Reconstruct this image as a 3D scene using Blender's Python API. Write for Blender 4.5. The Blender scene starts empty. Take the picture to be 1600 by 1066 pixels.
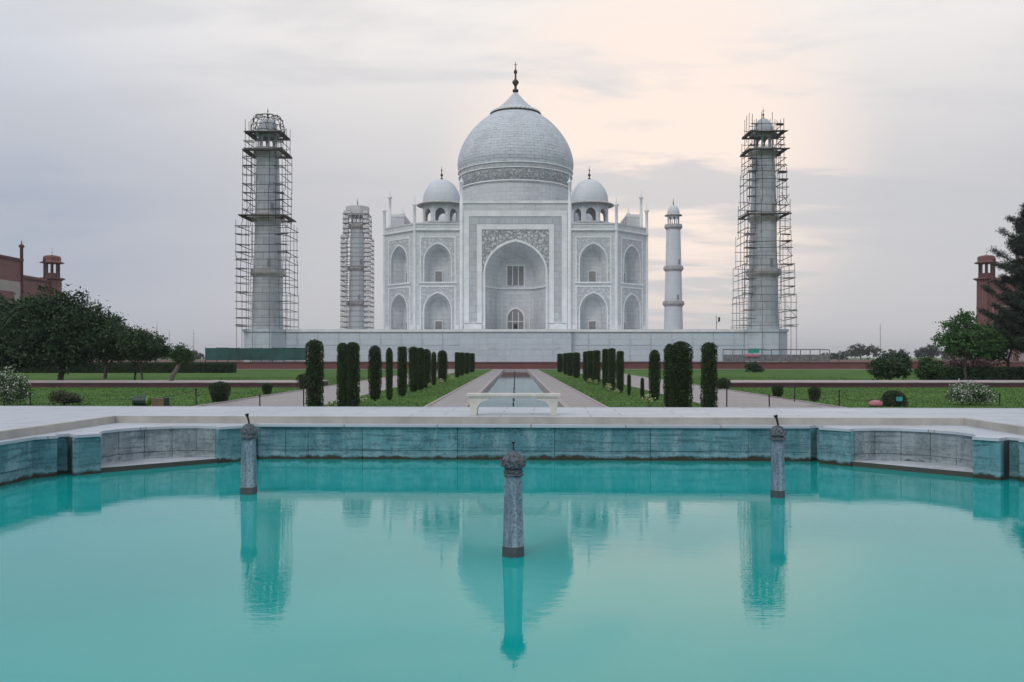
import bpy, bmesh, math, random
import numpy as np
from mathutils import Vector, Matrix
from mathutils.geometry import tessellate_polygon
R = math.radians
PI = math.pi
rng = np.random.default_rng(7)
random.seed(7)
scn = bpy.context.scene
C = scn.collection

# ------------------------------------------------------------------ camera
cam_d = bpy.data.cameras.new('camera')
cam = bpy.data.objects.new('camera', cam_d)
C.objects.link(cam)
cam.location = (0, 0, 2.1)
cam.rotation_euler = (R(90), R(0.0), R(0.0))
cam_d.sensor_width = 36.0
cam_d.lens = 30.62
cam_d.shift_x = -5.5 / 1600
cam_d.shift_y = 25.5 / 1600
cam_d.clip_end = 20000
scn.camera = cam

# ------------------------------------------------------------------ world
SUN_ELEV, SUN_AZ = 42.0, 215.0        # azimuth clockwise from +Y
world = bpy.data.worlds.new('World')
scn.world = world
world.use_nodes = True
wn, wl = world.node_tree.nodes, world.node_tree.links
wn.clear()

class NT:
    """tiny node-tree helper"""
    def __init__(self, tree):
        self.t = tree; self.n = tree.nodes; self.l = tree.links
    def new(self, typ, **kw):
        nd = self.n.new(typ)
        ins = kw.pop('ins', {})
        for k, v in kw.items(): setattr(nd, k, v)
        for k, v in ins.items(): self.set(nd, k, v)
        return nd
    def set(self, nd, k, v):
        s = nd.inputs[k]
        if isinstance(v, bpy.types.NodeSocket): self.l.new(v, s)
        else: s.default_value = v
    def math(self, op, a, b=0.0, c=None, clamp=False):
        nd = self.new('ShaderNodeMath', operation=op, use_clamp=clamp)
        self.set(nd, 0, a); self.set(nd, 1, b)
        if c is not None: self.set(nd, 2, c)
        return nd.outputs[0]
    def vmath(self, op, a, b=(0, 0, 0), out=0):
        nd = self.new('ShaderNodeVectorMath', operation=op)
        self.set(nd, 0, a); self.set(nd, 1, b)
        return nd.outputs[out]
    def mix(self, f, a, b, blend='MIX'):
        nd = self.new('ShaderNodeMix', data_type='RGBA', blend_type=blend)
        self.set(nd, 0, f)
        self.set(nd, 6, a if isinstance(a, bpy.types.NodeSocket) else tuple(a) + (1,))
        self.set(nd, 7, b if isinstance(b, bpy.types.NodeSocket) else tuple(b) + (1,))
        return nd.outputs[2]
    def noise(self, vec, scale, detail=4, rough=0.55, dist=0.0, out=0):
        nd = self.new('ShaderNodeTexNoise')
        self.set(nd, 'Vector', vec); self.set(nd, 'Scale', scale); self.set(nd, 'Detail', detail)
        self.set(nd, 'Roughness', rough); self.set(nd, 'Distortion', dist)
        return nd.outputs[out]
    def mapping(self, vec, loc=(0, 0, 0), rot=(0, 0, 0), scale=(1, 1, 1)):
        nd = self.new('ShaderNodeMapping')
        self.set(nd, 0, vec); self.set(nd, 1, loc); self.set(nd, 2, rot); self.set(nd, 3, scale)
        return nd.outputs[0]
    def smooth(self, v, a, b, lo=0.0, hi=1.0):
        nd = self.new('ShaderNodeMapRange', interpolation_type='SMOOTHSTEP')
        self.set(nd, 0, v); self.set(nd, 1, a); self.set(nd, 2, b); self.set(nd, 3, lo); self.set(nd, 4, hi)
        return nd.outputs[0]

W = NT(world.node_tree)
tc = W.new('ShaderNodeTexCoord')
dirv = tc.outputs['Generated']
sky = W.new('ShaderNodeTexSky', sky_type='NISHITA')
sky.sun_disc = False
sky.sun_elevation = R(SUN_ELEV)
sky.sun_rotation = R(SUN_AZ)
sky.dust_density = 4.0
sep = W.new('ShaderNodeSeparateXYZ'); W.set(sep, 0, dirv)
zc = W.math('MAXIMUM', sep.outputs[2], 0.0)
den = W.math('ADD', zc, 0.16)
cx = W.math('DIVIDE', sep.outputs[0], den)
cy = W.math('DIVIDE', sep.outputs[1], den)
comb = W.new('ShaderNodeCombineXYZ'); W.set(comb, 0, cx); W.set(comb, 1, cy)
cl = W.mapping(comb.outputs[0], rot=(0, 0, R(-24)), scale=(0.42, 1.0, 1.0))
n_big = W.noise(cl, 0.55, 3, 0.5, 0.4)
n_mid = W.noise(cl, 1.5, 6, 0.55, 0.7)
n_fine = W.noise(cl, 4.5, 5, 0.55, 0.5)
# overcast base: blue grey deck, paler towards the zenith, thin places lighter
SKY_GAIN = 10.2
base = W.mix(W.smooth(n_big, 0.38, 0.64), (0.375, 0.420, 0.530), (0.455, 0.490, 0.570))
# low sun behind the clouds, a little east of north
def sky_dir(az, el): return tuple(Vector((math.sin(R(az)) * math.cos(R(el)), math.cos(R(az)) * math.cos(R(el)), math.sin(R(el)))))
dt = W.vmath('DOT_PRODUCT', dirv, sky_dir(9, 12), out=1)
veil = W.smooth(dt, math.cos(R(40)), math.cos(R(9)), 0, 0.95)
veil_w = W.smooth(dt, math.cos(R(42)), math.cos(R(14)))
col = W.mix(veil, base, (0.640, 0.622, 0.628))
col = W.mix(W.smooth(zc, 0.15, 0.40, 0, 0.90), col, W.mix(veil_w, (0.80, 0.825, 0.86), (0.97, 0.915, 0.87)))
lump = W.math('ADD', W.math('MULTIPLY', n_mid, 0.56), W.math('MULTIPLY', n_fine, 0.44))
# grey cloud bars across the whole deck
bars = W.math('MULTIPLY', W.smooth(zc, 0.02, 0.2), W.smooth(lump, 0.54, 0.40, 0, 0.38))
col = W.mix(bars, col, (0.555, 0.565, 0.60))
glow = W.smooth(dt, math.cos(R(15)), math.cos(R(2)))
streak = W.smooth(lump, 0.43, 0.55)
warm_f = W.math('MULTIPLY', glow, W.math('ADD', W.math('MULTIPLY', streak, 0.86), 0.18), clamp=True)
col = W.mix(warm_f, col, (1.04, 0.865, 0.755))
# haze along the horizon
hz = W.smooth(zc, 0.0, 0.15, 0.45, 0.0)
col = W.mix(hz, col, (0.60, 0.59, 0.615))
col = W.vmath('MULTIPLY', col, (SKY_GAIN,) * 3)
skymix = W.mix(0.93, sky.outputs[0], col)
bg = W.new('ShaderNodeBackground'); W.set(bg, 0, skymix); W.set(bg, 1, 0.1)
wo = W.new('ShaderNodeOutputWorld'); wl.new(bg.outputs[0], wo.inputs[0])

# ------------------------------------------------------------------ sun
sd = bpy.data.lights.new('sun', 'SUN')
sd.energy = 0.8
sd.angle = R(22)
sd.color = (1.0, 0.95, 0.88)
sun = bpy.data.objects.new('sun', sd)
C.objects.link(sun)
sdir = Vector((math.sin(R(SUN_AZ)) * math.cos(R(SUN_ELEV)), math.cos(R(SUN_AZ)) * math.cos(R(SUN_ELEV)), math.sin(R(SUN_ELEV))))
sun.rotation_euler = (-sdir).to_track_quat('-Z', 'Y').to_euler()
sun.location = sdir * 300

scn.view_settings.view_transform = 'Standard'
scn.view_settings.look = 'None'
scn.view_settings.exposure = 0.08
scn.view_settings.gamma = 1.0
scn.view_settings.use_curve_mapping = False

# ------------------------------------------------------------------ materials
MATS = {}
def newmat(name):
    m = bpy.data.materials.new(name); m.use_nodes = True
    m.node_tree.nodes.clear()
    t = NT(m.node_tree)
    out = t.new('ShaderNodeOutputMaterial')
    p = t.new('ShaderNodeBsdfPrincipled')
    t.l.new(p.outputs[0], out.inputs[0])
    MATS[name] = m
    return m, t, p

def plain(name, col, rough=0.7, var=0.15, scale=3.0, metallic=0.0, bump=0.0, bscale=None):
    m, t, p = newmat(name)
    o = t.new('ShaderNodeTexCoord').outputs['Object']
    n = t.noise(o, scale, 5, 0.6)
    f = t.smooth(n, 0.25, 0.75)
    lo = tuple(c * (1 - var) for c in col); hi = tuple(min(1, c * (1 + var)) for c in col)
    t.set(p, 'Base Color', t.mix(f, lo, hi))
    t.set(p, 'Roughness', rough); t.set(p, 'Metallic', metallic)
    if bump:
        b = t.new('ShaderNodeBump'); t.set(b, 'Strength', bump); t.set(b, 'Distance', 0.02)
        t.set(b, 'Height', t.noise(o, bscale or scale * 6, 5, 0.6)); t.set(p, 'Normal', b.outputs[0])
    return m

def masonry(name, c1, c2, joint, bw, bh, mortar=0.015, rough=0.6, stain=0.25, stain_col=(0.25, 0.25, 0.26),
            bump=0.4, dist=0.05, streak=0.2, wobble=0.0, mort_mix=1.0, broken=0.0):
    """blocks in courses on the UVs (metres), with stains"""
    m, t, p = newmat(name)
    uv = t.new('ShaderNodeTexCoord').outputs['UV']
    if wobble:
        w = t.noise(uv, 0.8 / max(bw, .3), 3, 0.6, out=1)
        off = t.vmath('MULTIPLY', t.vmath('SUBTRACT', w, (0.5, 0.5, 0.5)), (wobble,) * 3)
        uvw = t.vmath('ADD', uv, off)
    else: uvw = uv
    br = t.new('ShaderNodeTexBrick', offset=0.5, squash=1.0)
    t.set(br, 'Vector', uvw); t.set(br, 'Color1', c1 + (1,)); t.set(br, 'Color2', c2 + (1,))
    jm = tuple(j * mort_mix + a * (1 - mort_mix) for j, a in zip(joint, c1))
    t.set(br, 'Mortar', jm + (1,)); t.set(br, 'Scale', 1.0)
    t.set(br, 'Mortar Size', mortar); t.set(br, 'Mortar Smooth', 0.3); t.set(br, 'Bias', 0.0)
    t.set(br, 'Brick Width', bw); t.set(br, 'Row Height', bh)
    col = br.outputs[0]
    if broken:      # joints pointed flush in places, slabs of uneven tone
        col = t.mix(t.smooth(t.noise(uv, 0.55, 5, 0.7), 0.40, 0.58, broken, 0), col, tuple(.5 * (a_ + b_) for a_, b_ in zip(c1, c2)))
        col = t.mix(t.smooth(t.noise(t.mapping(uv, scale=(.5, 1.4, 1)), 0.9, 5, 0.75), 0.52, 0.70, 0, .35), col, tuple(.62 * a_ for a_ in c2))
    n1 = t.noise(uv, 0.22, 6, 0.6)
    n2 = t.noise(t.mapping(uv, scale=(1.2, 0.10, 1)), 1.0, 5, 0.6)
    n3 = t.noise(uv, 3.0, 5, 0.65)
    f = t.math('ADD', t.smooth(n1, 0.45, 0.75, 0, stain), t.smooth(n2, 0.5, 0.75, 0, streak), clamp=True)
    col = t.mix(f, col, stain_col)
    col = t.mix(t.smooth(n3, 0.3, 0.7, 0.0, 0.14), col, tuple(0.6 * a for a in c1))
    t.set(p, 'Base Color', col); t.set(p, 'Roughness', rough)
    if bump:
        b = t.new('ShaderNodeBump'); t.set(b, 'Strength', bump); t.set(b, 'Distance', dist)
        h = t.math('ADD', t.math('MULTIPLY', br.outputs[1], -1.0), t.math('MULTIPLY', n3, 0.5))
        t.set(b, 'Height', h); t.set(p, 'Normal', b.outputs[0])
    return m

def carved(name, c1, c2, scale, rough=0.7):
    m, t, p = newmat(name)
    uv = t.new('ShaderNodeTexCoord').outputs['UV']
    d = t.vmath('ADD', uv, t.vmath('MULTIPLY', t.noise(uv, scale * 0.7, 4, 0.65, out=1), (2.6 / scale,) * 3))
    v = t.new('ShaderNodeTexVoronoi', feature='DISTANCE_TO_EDGE'); t.set(v, 'Vector', d); t.set(v, 'Scale', scale)
    f = t.smooth(v.outputs[0], 0.03, 0.22)
    n = t.noise(uv, scale * 2.2, 4, 0.6)
    f2 = t.math('MULTIPLY', f, t.smooth(n, 0.3, 0.6, 0.55, 1.0))
    t.set(p, 'Base Color', t.mix(f2, c1, c2)); t.set(p, 'Roughness', rough)
    b = t.new('ShaderNodeBump'); t.set(b, 'Strength', 0.6); t.set(b, 'Distance', 0.1); t.set(b, 'Height', f2)
    t.set(p, 'Normal', b.outputs[0])
    return m

def foliage(name, dark, light, rough=0.6, extra=None, extra_f=0.0):
    m, t, p = newmat(name)
    ge = t.new('ShaderNodeNewGeometry')
    f = ge.outputs['Random Per Island']
    col = t.mix(f, dark, light)
    if extra:
        col = t.mix(t.math('GREATER_THAN', t.math('FRACT', t.math('MULTIPLY', f, 37.7)), 1 - extra_f), col, extra)
    t.set(p, 'Base Color', col); t.set(p, 'Roughness', rough)
    t.set(p, 'Specular IOR Level', 0.25)
    return m

masonry('marble', (0.655, 0.685, 0.725), (0.59, 0.62, 0.66), (0.27, 0.28, 0.30), 2.1, 0.95, 0.045, stain=0.42,
        stain_col=(0.36, 0.37, 0.385), streak=0.42, wobble=0.3, mort_mix=0.75, broken=0.9)
masonry('marble_dome', (0.63, 0.685, 0.76), (0.52, 0.57, 0.635), (0.22, 0.235, 0.26), 1.9, 0.72, 0.060, stain=0.40,
        stain_col=(0.36, 0.37, 0.39), streak=0.22, wobble=0.7, bump=0.5, dist=0.08, mort_mix=1.0, broken=0.9)
masonry('marble_band', (0.53, 0.565, 0.61), (0.46, 0.495, 0.54), (0.22, 0.22, 0.23), 1.4, 1.4, 0.03, stain=0.4,
        stain_col=(0.27, 0.27, 0.28), streak=0.3, wobble=0.2)
masonry('marble_plinth', (0.58, 0.655, 0.73), (0.50, 0.575, 0.65), (0.30, 0.33, 0.36), 3.4, 1.1, 0.04, stain=0.5,
        stain_col=(0.40, 0.45, 0.50), streak=0.45, wobble=0.3, mort_mix=0.7, broken=0.8)
masonry('marble_tower', (0.49, 0.53, 0.58), (0.39, 0.425, 0.475), (0.17, 0.18, 0.19), 2.2, 1.3, 0.06, stain=0.55,
        stain_col=(0.30, 0.315, 0.335), streak=0.45, wobble=0.2, mort_mix=0.7)
masonry('marble_tower_clean', (0.62, 0.665, 0.72), (0.58, 0.625, 0.68), (0.36, 0.39, 0.43), 2.2, 1.4, 0.015, stain=0.2,
        stain_col=(0.42, 0.46, 0.5), streak=0.3)
plain('marble_trim', (0.72, 0.745, 0.775), 0.55, 0.10, 0.6)
plain('balcony_stone', (0.40, 0.405, 0.41), 0.7, 0.2, 1.0)
carved('carved', (0.24, 0.255, 0.275), (0.59, 0.625, 0.67), 1.25)
carved('carved_soft', (0.42, 0.445, 0.475), (0.59, 0.625, 0.67), 1.1)
carved('carved_frieze', (0.28, 0.295, 0.32), (0.55, 0.585, 0.63), 1.1)
masonry('red_wall', (0.17, 0.055, 0.05), (0.13, 0.045, 0.045), (0.09, 0.04, 0.04), 1.6, 0.45, 0.02, stain=0.4,
        stain_col=(0.10, 0.05, 0.055), streak=0.35)
masonry('red_stone', (0.20, 0.080, 0.072), (0.155, 0.060, 0.055), (0.14, 0.06, 0.055), 1.8, 0.6, 0.03, stain=0.3,
        stain_col=(0.15, 0.06, 0.055), streak=0.35)
plain('red_dark', (0.10, 0.04, 0.038), 0.8, 0.2, 1.0)
plain('red_pale', (0.36, 0.33, 0.31), 0.8, 0.15, 0.7)
plain('sandstone_kerb', (0.075, 0.030, 0.042), 0.8, 0.25, 0.7)
plain('kerb_top', (0.36, 0.31, 0.32), 0.8, 0.15, 0.8)
plain('doorway_shade', (0.025, 0.026, 0.028), 0.6, 0.2, 2.0)
plain('jali', (0.24, 0.24, 0.245), 0.6, 0.3, 4.0)
plain('finial_metal', (0.055, 0.045, 0.035), 0.45, 0.3, 4.0, metallic=0.6)
plain('scaffold_dark', (0.030, 0.030, 0.034), 0.7, 0.4, 1.5)
plain('scaffold_grey', (0.16, 0.165, 0.175), 0.7, 0.35, 1.5)
plain('scaffold_pale', (0.30, 0.31, 0.33), 0.7, 0.3, 1.5)
plain('plank', (0.085, 0.08, 0.075), 0.8, 0.4, 1.5)
plain('tarp_white', (0.55, 0.56, 0.57), 0.8, 0.1, 0.8)
plain('roof', (0.33, 0.33, 0.33), 0.9, 0.2, 0.6)

# water ------------------------------------------------------------
def water(name, col, rough, sx, sy, strength, dist, col2=None, ior=1.45):
    m, t, p = newmat(name)
    o = t.new('ShaderNodeTexCoord').outputs['Object']
    if col2:
        col = t.mix(t.smooth(t.noise(o, 0.25, 3, 0.5), 0.3, 0.7), col, col2)
        t.set(p, 'Base Color', col)
    else: t.set(p, 'Base Color', col + (1,))
    t.set(p, 'Roughness', rough); t.set(p, 'IOR', ior)
    n = t.noise(t.mapping(o, scale=(sx, sy, 1)), 1.0, 4, 0.5, 0.3)
    n2 = t.noise(t.mapping(o, scale=(sx * 4.3, sy * 4.3, 1), loc=(3, 1, 0)), 1.0, 2, 0.5)
    h = t.math('ADD', n, t.math('MULTIPLY', n2, 0.36))
    b = t.new('ShaderNodeBump'); t.set(b, 'Strength', strength); t.set(b, 'Distance', dist)
    t.set(b, 'Height', h); t.set(p, 'Normal', b.outputs[0])
    return m
water('pool_water', (0.000, 0.300, 0.295), 0.004, 2.6, 7.0, 1.0, 0.0008, (0.000, 0.345, 0.335), 1.46)
water('canal_water', (0.09, 0.23, 0.25), 0.03, 2.0, 2.0, 1.0, 0.0012)

# ground ---------------------------------------------------------------
def lawn_mat():
    m, t, p = newmat('lawn')
    o = t.new('ShaderNodeTexCoord').outputs['Object']
    a = t.noise(o, 0.16, 5, 0.6); b_ = t.noise(o, 1.6, 6, 0.7); c_ = t.noise(t.mapping(o, scale=(1, .5, 1)), 9.0, 4, 0.7)
    col = t.mix(t.smooth(a, 0.3, 0.7), (0.046, 0.118, 0.022), (0.088, 0.190, 0.038))
    col = t.mix(t.smooth(b_, 0.42, 0.75, 0, 0.6), col, (0.10, 0.115, 0.045))
    col = t.mix(t.smooth(c_, 0.4, 0.7, 0, 0.55), col, (0.025, 0.06, 0.014))
    d_ = t.noise(t.mapping(o, scale=(.5, 1, 1), loc=(4, 9, 0)), 0.20, 4, 0.6)
    col = t.mix(t.smooth(d_, 0.60, 0.70, 0, 0.7), col, (0.115, 0.095, 0.06))
    t.set(p, 'Base Color', col); t.set(p, 'Roughness', 0.9); t.set(p, 'Specular IOR Level', 0.1)
    bm_ = t.new('ShaderNodeBump'); t.set(bm_, 'Strength', 0.6); t.set(bm_, 'Distance', 0.05)
    t.set(bm_, 'Height', c_); t.set(p, 'Normal', bm_.outputs[0])
lawn_mat()
foliage('grass', (0.030, 0.075, 0.014), (0.10, 0.19, 0.045))
masonry('paving', (0.31, 0.285, 0.295), (0.27, 0.25, 0.26), (0.17, 0.16, 0.165), 1.2, 0.8, 0.02, stain=0.35,
        stain_col=(0.20, 0.185, 0.19), streak=0.0, bump=0.3, dist=0.01)
def deck_mat():
    m, t, p = newmat('deck_marble')
    uv = t.new('ShaderNodeTexCoord').outputs['UV']
    br = t.new('ShaderNodeTexBrick', offset=0.35)
    t.set(br, 'Vector', uv); t.set(br, 'Color1', (0.48, 0.53, 0.605, 1)); t.set(br, 'Color2', (0.43, 0.475, 0.55, 1))
    t.set(br, 'Mortar', (0.25, 0.25, 0.26, 1)); t.set(br, 'Scale', 1.0); t.set(br, 'Mortar Size', 0.014)
    t.set(br, 'Brick Width', 1.6); t.set(br, 'Row Height', 0.62)
    n = t.noise(t.mapping(uv, scale=(0.25, 3.0, 1)), 1.0, 6, 0.6)
    n2 = t.noise(uv, 1.1, 6, 0.65)
    col = t.mix(t.smooth(n, 0.35, 0.75, 0, 0.45), br.outputs[0], (0.36, 0.385, 0.43))
    col = t.mix(t.smooth(n2, 0.5, 0.8, 0, 0.35), col, (0.36, 0.37, 0.38))
    t.set(p, 'Base Color', col); t.set(p, 'Roughness', t.smooth(n2, 0.3, 0.7, 0.32, 0.6))
deck_mat()
plain('edging_tan', (0.40, 0.385, 0.36), 0.65, 0.18, 2.0)
def poolwall_mat(name, c1, c2, pale):
    m, t, p = newmat(name)
    o = t.new('ShaderNodeTexCoord').outputs['Object']
    ob = t.new('ShaderNodeObjectInfo').outputs['Random']
    a = t.noise(o, 1.3, 6, 0.65); b_ = t.noise(t.mapping(o, scale=(1, 1, 0.25)), 5.0, 5, 0.65); c_ = t.noise(o, 16.0, 5, 0.7)
    hz_ = t.noise(t.mapping(o, scale=(0.6, 0.6, 9.0)), 2.5, 4, 0.6)
    crk = t.new('ShaderNodeTexVoronoi', feature='DISTANCE_TO_EDGE')
    t.set(crk, 'Vector', t.vmath('ADD', t.mapping(o, scale=(1.1, 1.1, 1.8)), t.vmath('MULTIPLY', t.noise(o, 4.0, 5, 0.7, out=1), (0.9,) * 3))); t.set(crk, 'Scale', 1.5)
    col = t.mix(t.smooth(a, 0.38, 0.62), c1, c2)
    col = t.mix(t.smooth(b_, 0.44, 0.66, 0, 0.85), col, pale)
    col = t.mix(t.smooth(hz_, 0.48, 0.68, 0, 0.7), col, tuple(0.45 * x for x in c1))
    col = t.mix(t.smooth(c_, 0.52, 0.68, 0, 0.55), col, tuple(0.35 * x for x in c1))
    col = t.mix(t.smooth(crk.outputs[0], 0.0, 0.035, 0.6, 0), col, tuple(0.25 * x for x in c1))
    col = t.mix(t.math('MULTIPLY', ob, 0.4), col, tuple(0.55 * x for x in c2))
    # weed line just above the water
    sz = t.new('ShaderNodeSeparateXYZ'); t.set(sz, 0, o)
    lvl = t.math('ADD', sz.outputs[2], t.math('MULTIPLY', t.math('SUBTRACT', a, 0.5), 0.16))
    lvl = t.math('ADD', lvl, t.math('MULTIPLY', t.math('SUBTRACT', c_, 0.5), 0.12))
    lvl = t.math('ADD', lvl, t.math('MULTIPLY', t.math('SUBTRACT', t.noise(o, 5.0, 4, 0.6), 0.5), 0.12))
    col = t.mix(t.smooth(lvl, 0.385, 0.42, 1, 0), col, (0.035, 0.032, 0.018))
    # white lime crust above it
    col = t.mix(t.math('MULTIPLY', t.smooth(lvl, 0.42, 0.435), t.smooth(lvl, 0.50, 0.44, 0, 0.45)), col, pale)
    t.set(p, 'Base Color', col); t.set(p, 'Roughness', 0.75)
    b = t.new('ShaderNodeBump'); t.set(b, 'Strength', 0.5); t.set(b, 'Distance', 0.01); t.set(b, 'Height', c_)
    t.set(p, 'Normal', b.outputs[0])
poolwall_mat('pool_panel', (0.075, 0.215, 0.270), (0.115, 0.305, 0.360), (0.26, 0.41, 0.47))
poolwall_mat('pool_panel_grey', (0.20, 0.255, 0.285), (0.27, 0.33, 0.365), (0.40, 0.46, 0.50))
plain('pool_back', (0.035, 0.05, 0.055), 0.85, 0.3, 4.0)
def ledge_mat():
    m, t, p = newmat('ledge')
    o = t.new('ShaderNodeTexCoord').outputs['Object']
    a = t.noise(t.mapping(o, scale=(1, 1, 1)), 3.0, 6, 0.65)
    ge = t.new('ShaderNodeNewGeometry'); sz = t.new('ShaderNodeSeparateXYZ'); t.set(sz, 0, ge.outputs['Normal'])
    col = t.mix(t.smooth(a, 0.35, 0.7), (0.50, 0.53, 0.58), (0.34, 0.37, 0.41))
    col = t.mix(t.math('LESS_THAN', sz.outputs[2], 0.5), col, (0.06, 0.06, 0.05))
    t.set(p, 'Base Color', col); t.set(p, 'Roughness', 0.5)
ledge_mat()
def pillar_mat():
    m, t, p = newmat('pillar_stone')
    o = t.new('ShaderNodeTexCoord').outputs['Object']
    a = t.noise(t.mapping(o, scale=(9, 9, 1.6)), 1.0, 6, 0.65); c_ = t.noise(o, 38.0, 5, 0.7)
    col = t.mix(t.smooth(a, 0.35, 0.65), (0.12, 0.17, 0.235), (0.30, 0.39, 0.48))
    col = t.mix(t.smooth(c_, 0.47, 0.62, 0, 0.75), col, (0.075, 0.09, 0.11))
    sz = t.new('ShaderNodeSeparateXYZ'); t.set(sz, 0, o)
    lvl = t.math('ADD', sz.outputs[2], t.math('MULTIPLY', t.math('SUBTRACT', c_, 0.5), 0.03))
    col = t.mix(t.smooth(lvl, 0.085, 0.095, 0.85, 0), col, (0.045, 0.05, 0.05))
    t.set(p, 'Base Color', col); t.set(p, 'Roughness', 0.7)
    b = t.new('ShaderNodeBump'); t.set(b, 'Strength', 0.5); t.set(b, 'Distance', 0.006); t.set(b, 'Height', c_)
    t.set(p, 'Normal', b.outputs[0])
pillar_mat()
plain('pillar_knob', (0.10, 0.115, 0.14), 0.75, 0.6, 30.0, bump=0.8, bscale=60)
plain('bench_stone', (0.60, 0.575, 0.53), 0.55, 0.12, 5.0, bump=0.15)
plain('hoarding', (0.008, 0.065, 0.060), 0.6, 0.45, 0.35)
plain('banner_green', (0.02, 0.25, 0.19), 0.6, 0.2, 1.0)
plain('post_black', (0.012, 0.012, 0.014), 0.5, 0.2, 3.0)
plain('bin_green', (0.012, 0.035, 0.035), 0.5, 0.2, 3.0)
plain('bin_orange', (0.16, 0.10, 0.065), 0.7, 0.3, 3.0)
plain('lime', (0.10, 0.22, 0.05), 0.6, 0.2, 3.0)
plain('teal_sign', (0.03, 0.30, 0.33), 0.5, 0.3, 14.0)
plain('pink', (0.42, 0.16, 0.20), 0.7, 0.2, 8.0)
plain('bark', (0.060, 0.048, 0.042), 0.9, 0.4, 5.0)
plain('bark_pale', (0.13, 0.115, 0.105), 0.9, 0.4, 5.0)
plain('bird', (0.010, 0.010, 0.012), 0.8, 0.1, 3.0)
plain('mast', (0.20, 0.20, 0.215), 0.6, 0.1, 1.0)
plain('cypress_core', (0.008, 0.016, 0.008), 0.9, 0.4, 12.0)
foliage('leaf_cypress', (0.010, 0.022, 0.010), (0.046, 0.090, 0.026), extra=(0.075, 0.065, 0.030), extra_f=0.04)
foliage('leaf_dark', (0.012, 0.030, 0.014), (0.046, 0.088, 0.036))
foliage('leaf_mid', (0.014, 0.036, 0.012), (0.055, 0.115, 0.035))
foliage('leaf_fresh', (0.020, 0.060, 0.018), (0.085, 0.19, 0.06))
foliage('leaf_conifer', (0.020, 0.032, 0.026), (0.060, 0.085, 0.066))
foliage('leaf_flower', (0.035, 0.075, 0.030), (0.12, 0.19, 0.09), extra=(0.60, 0.62, 0.58), extra_f=0.22)
foliage('leaf_brown', (0.025, 0.030, 0.018), (0.085, 0.080, 0.055))
foliage('leaf_pink', (0.04, 0.05, 0.03), (0.12, 0.10, 0.08), extra=(0.55, 0.30, 0.36), extra_f=0.4)
foliage('leaf_far_hazed', (0.045, 0.060, 0.052), (0.085, 0.10, 0.088))  # grey of distance haze mixed into the leaf colour
foliage('leaf_lemon', (0.10, 0.17, 0.03), (0.25, 0.32, 0.08), extra=(0.7, 0.7, 0.5), extra_f=0.3)

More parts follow.
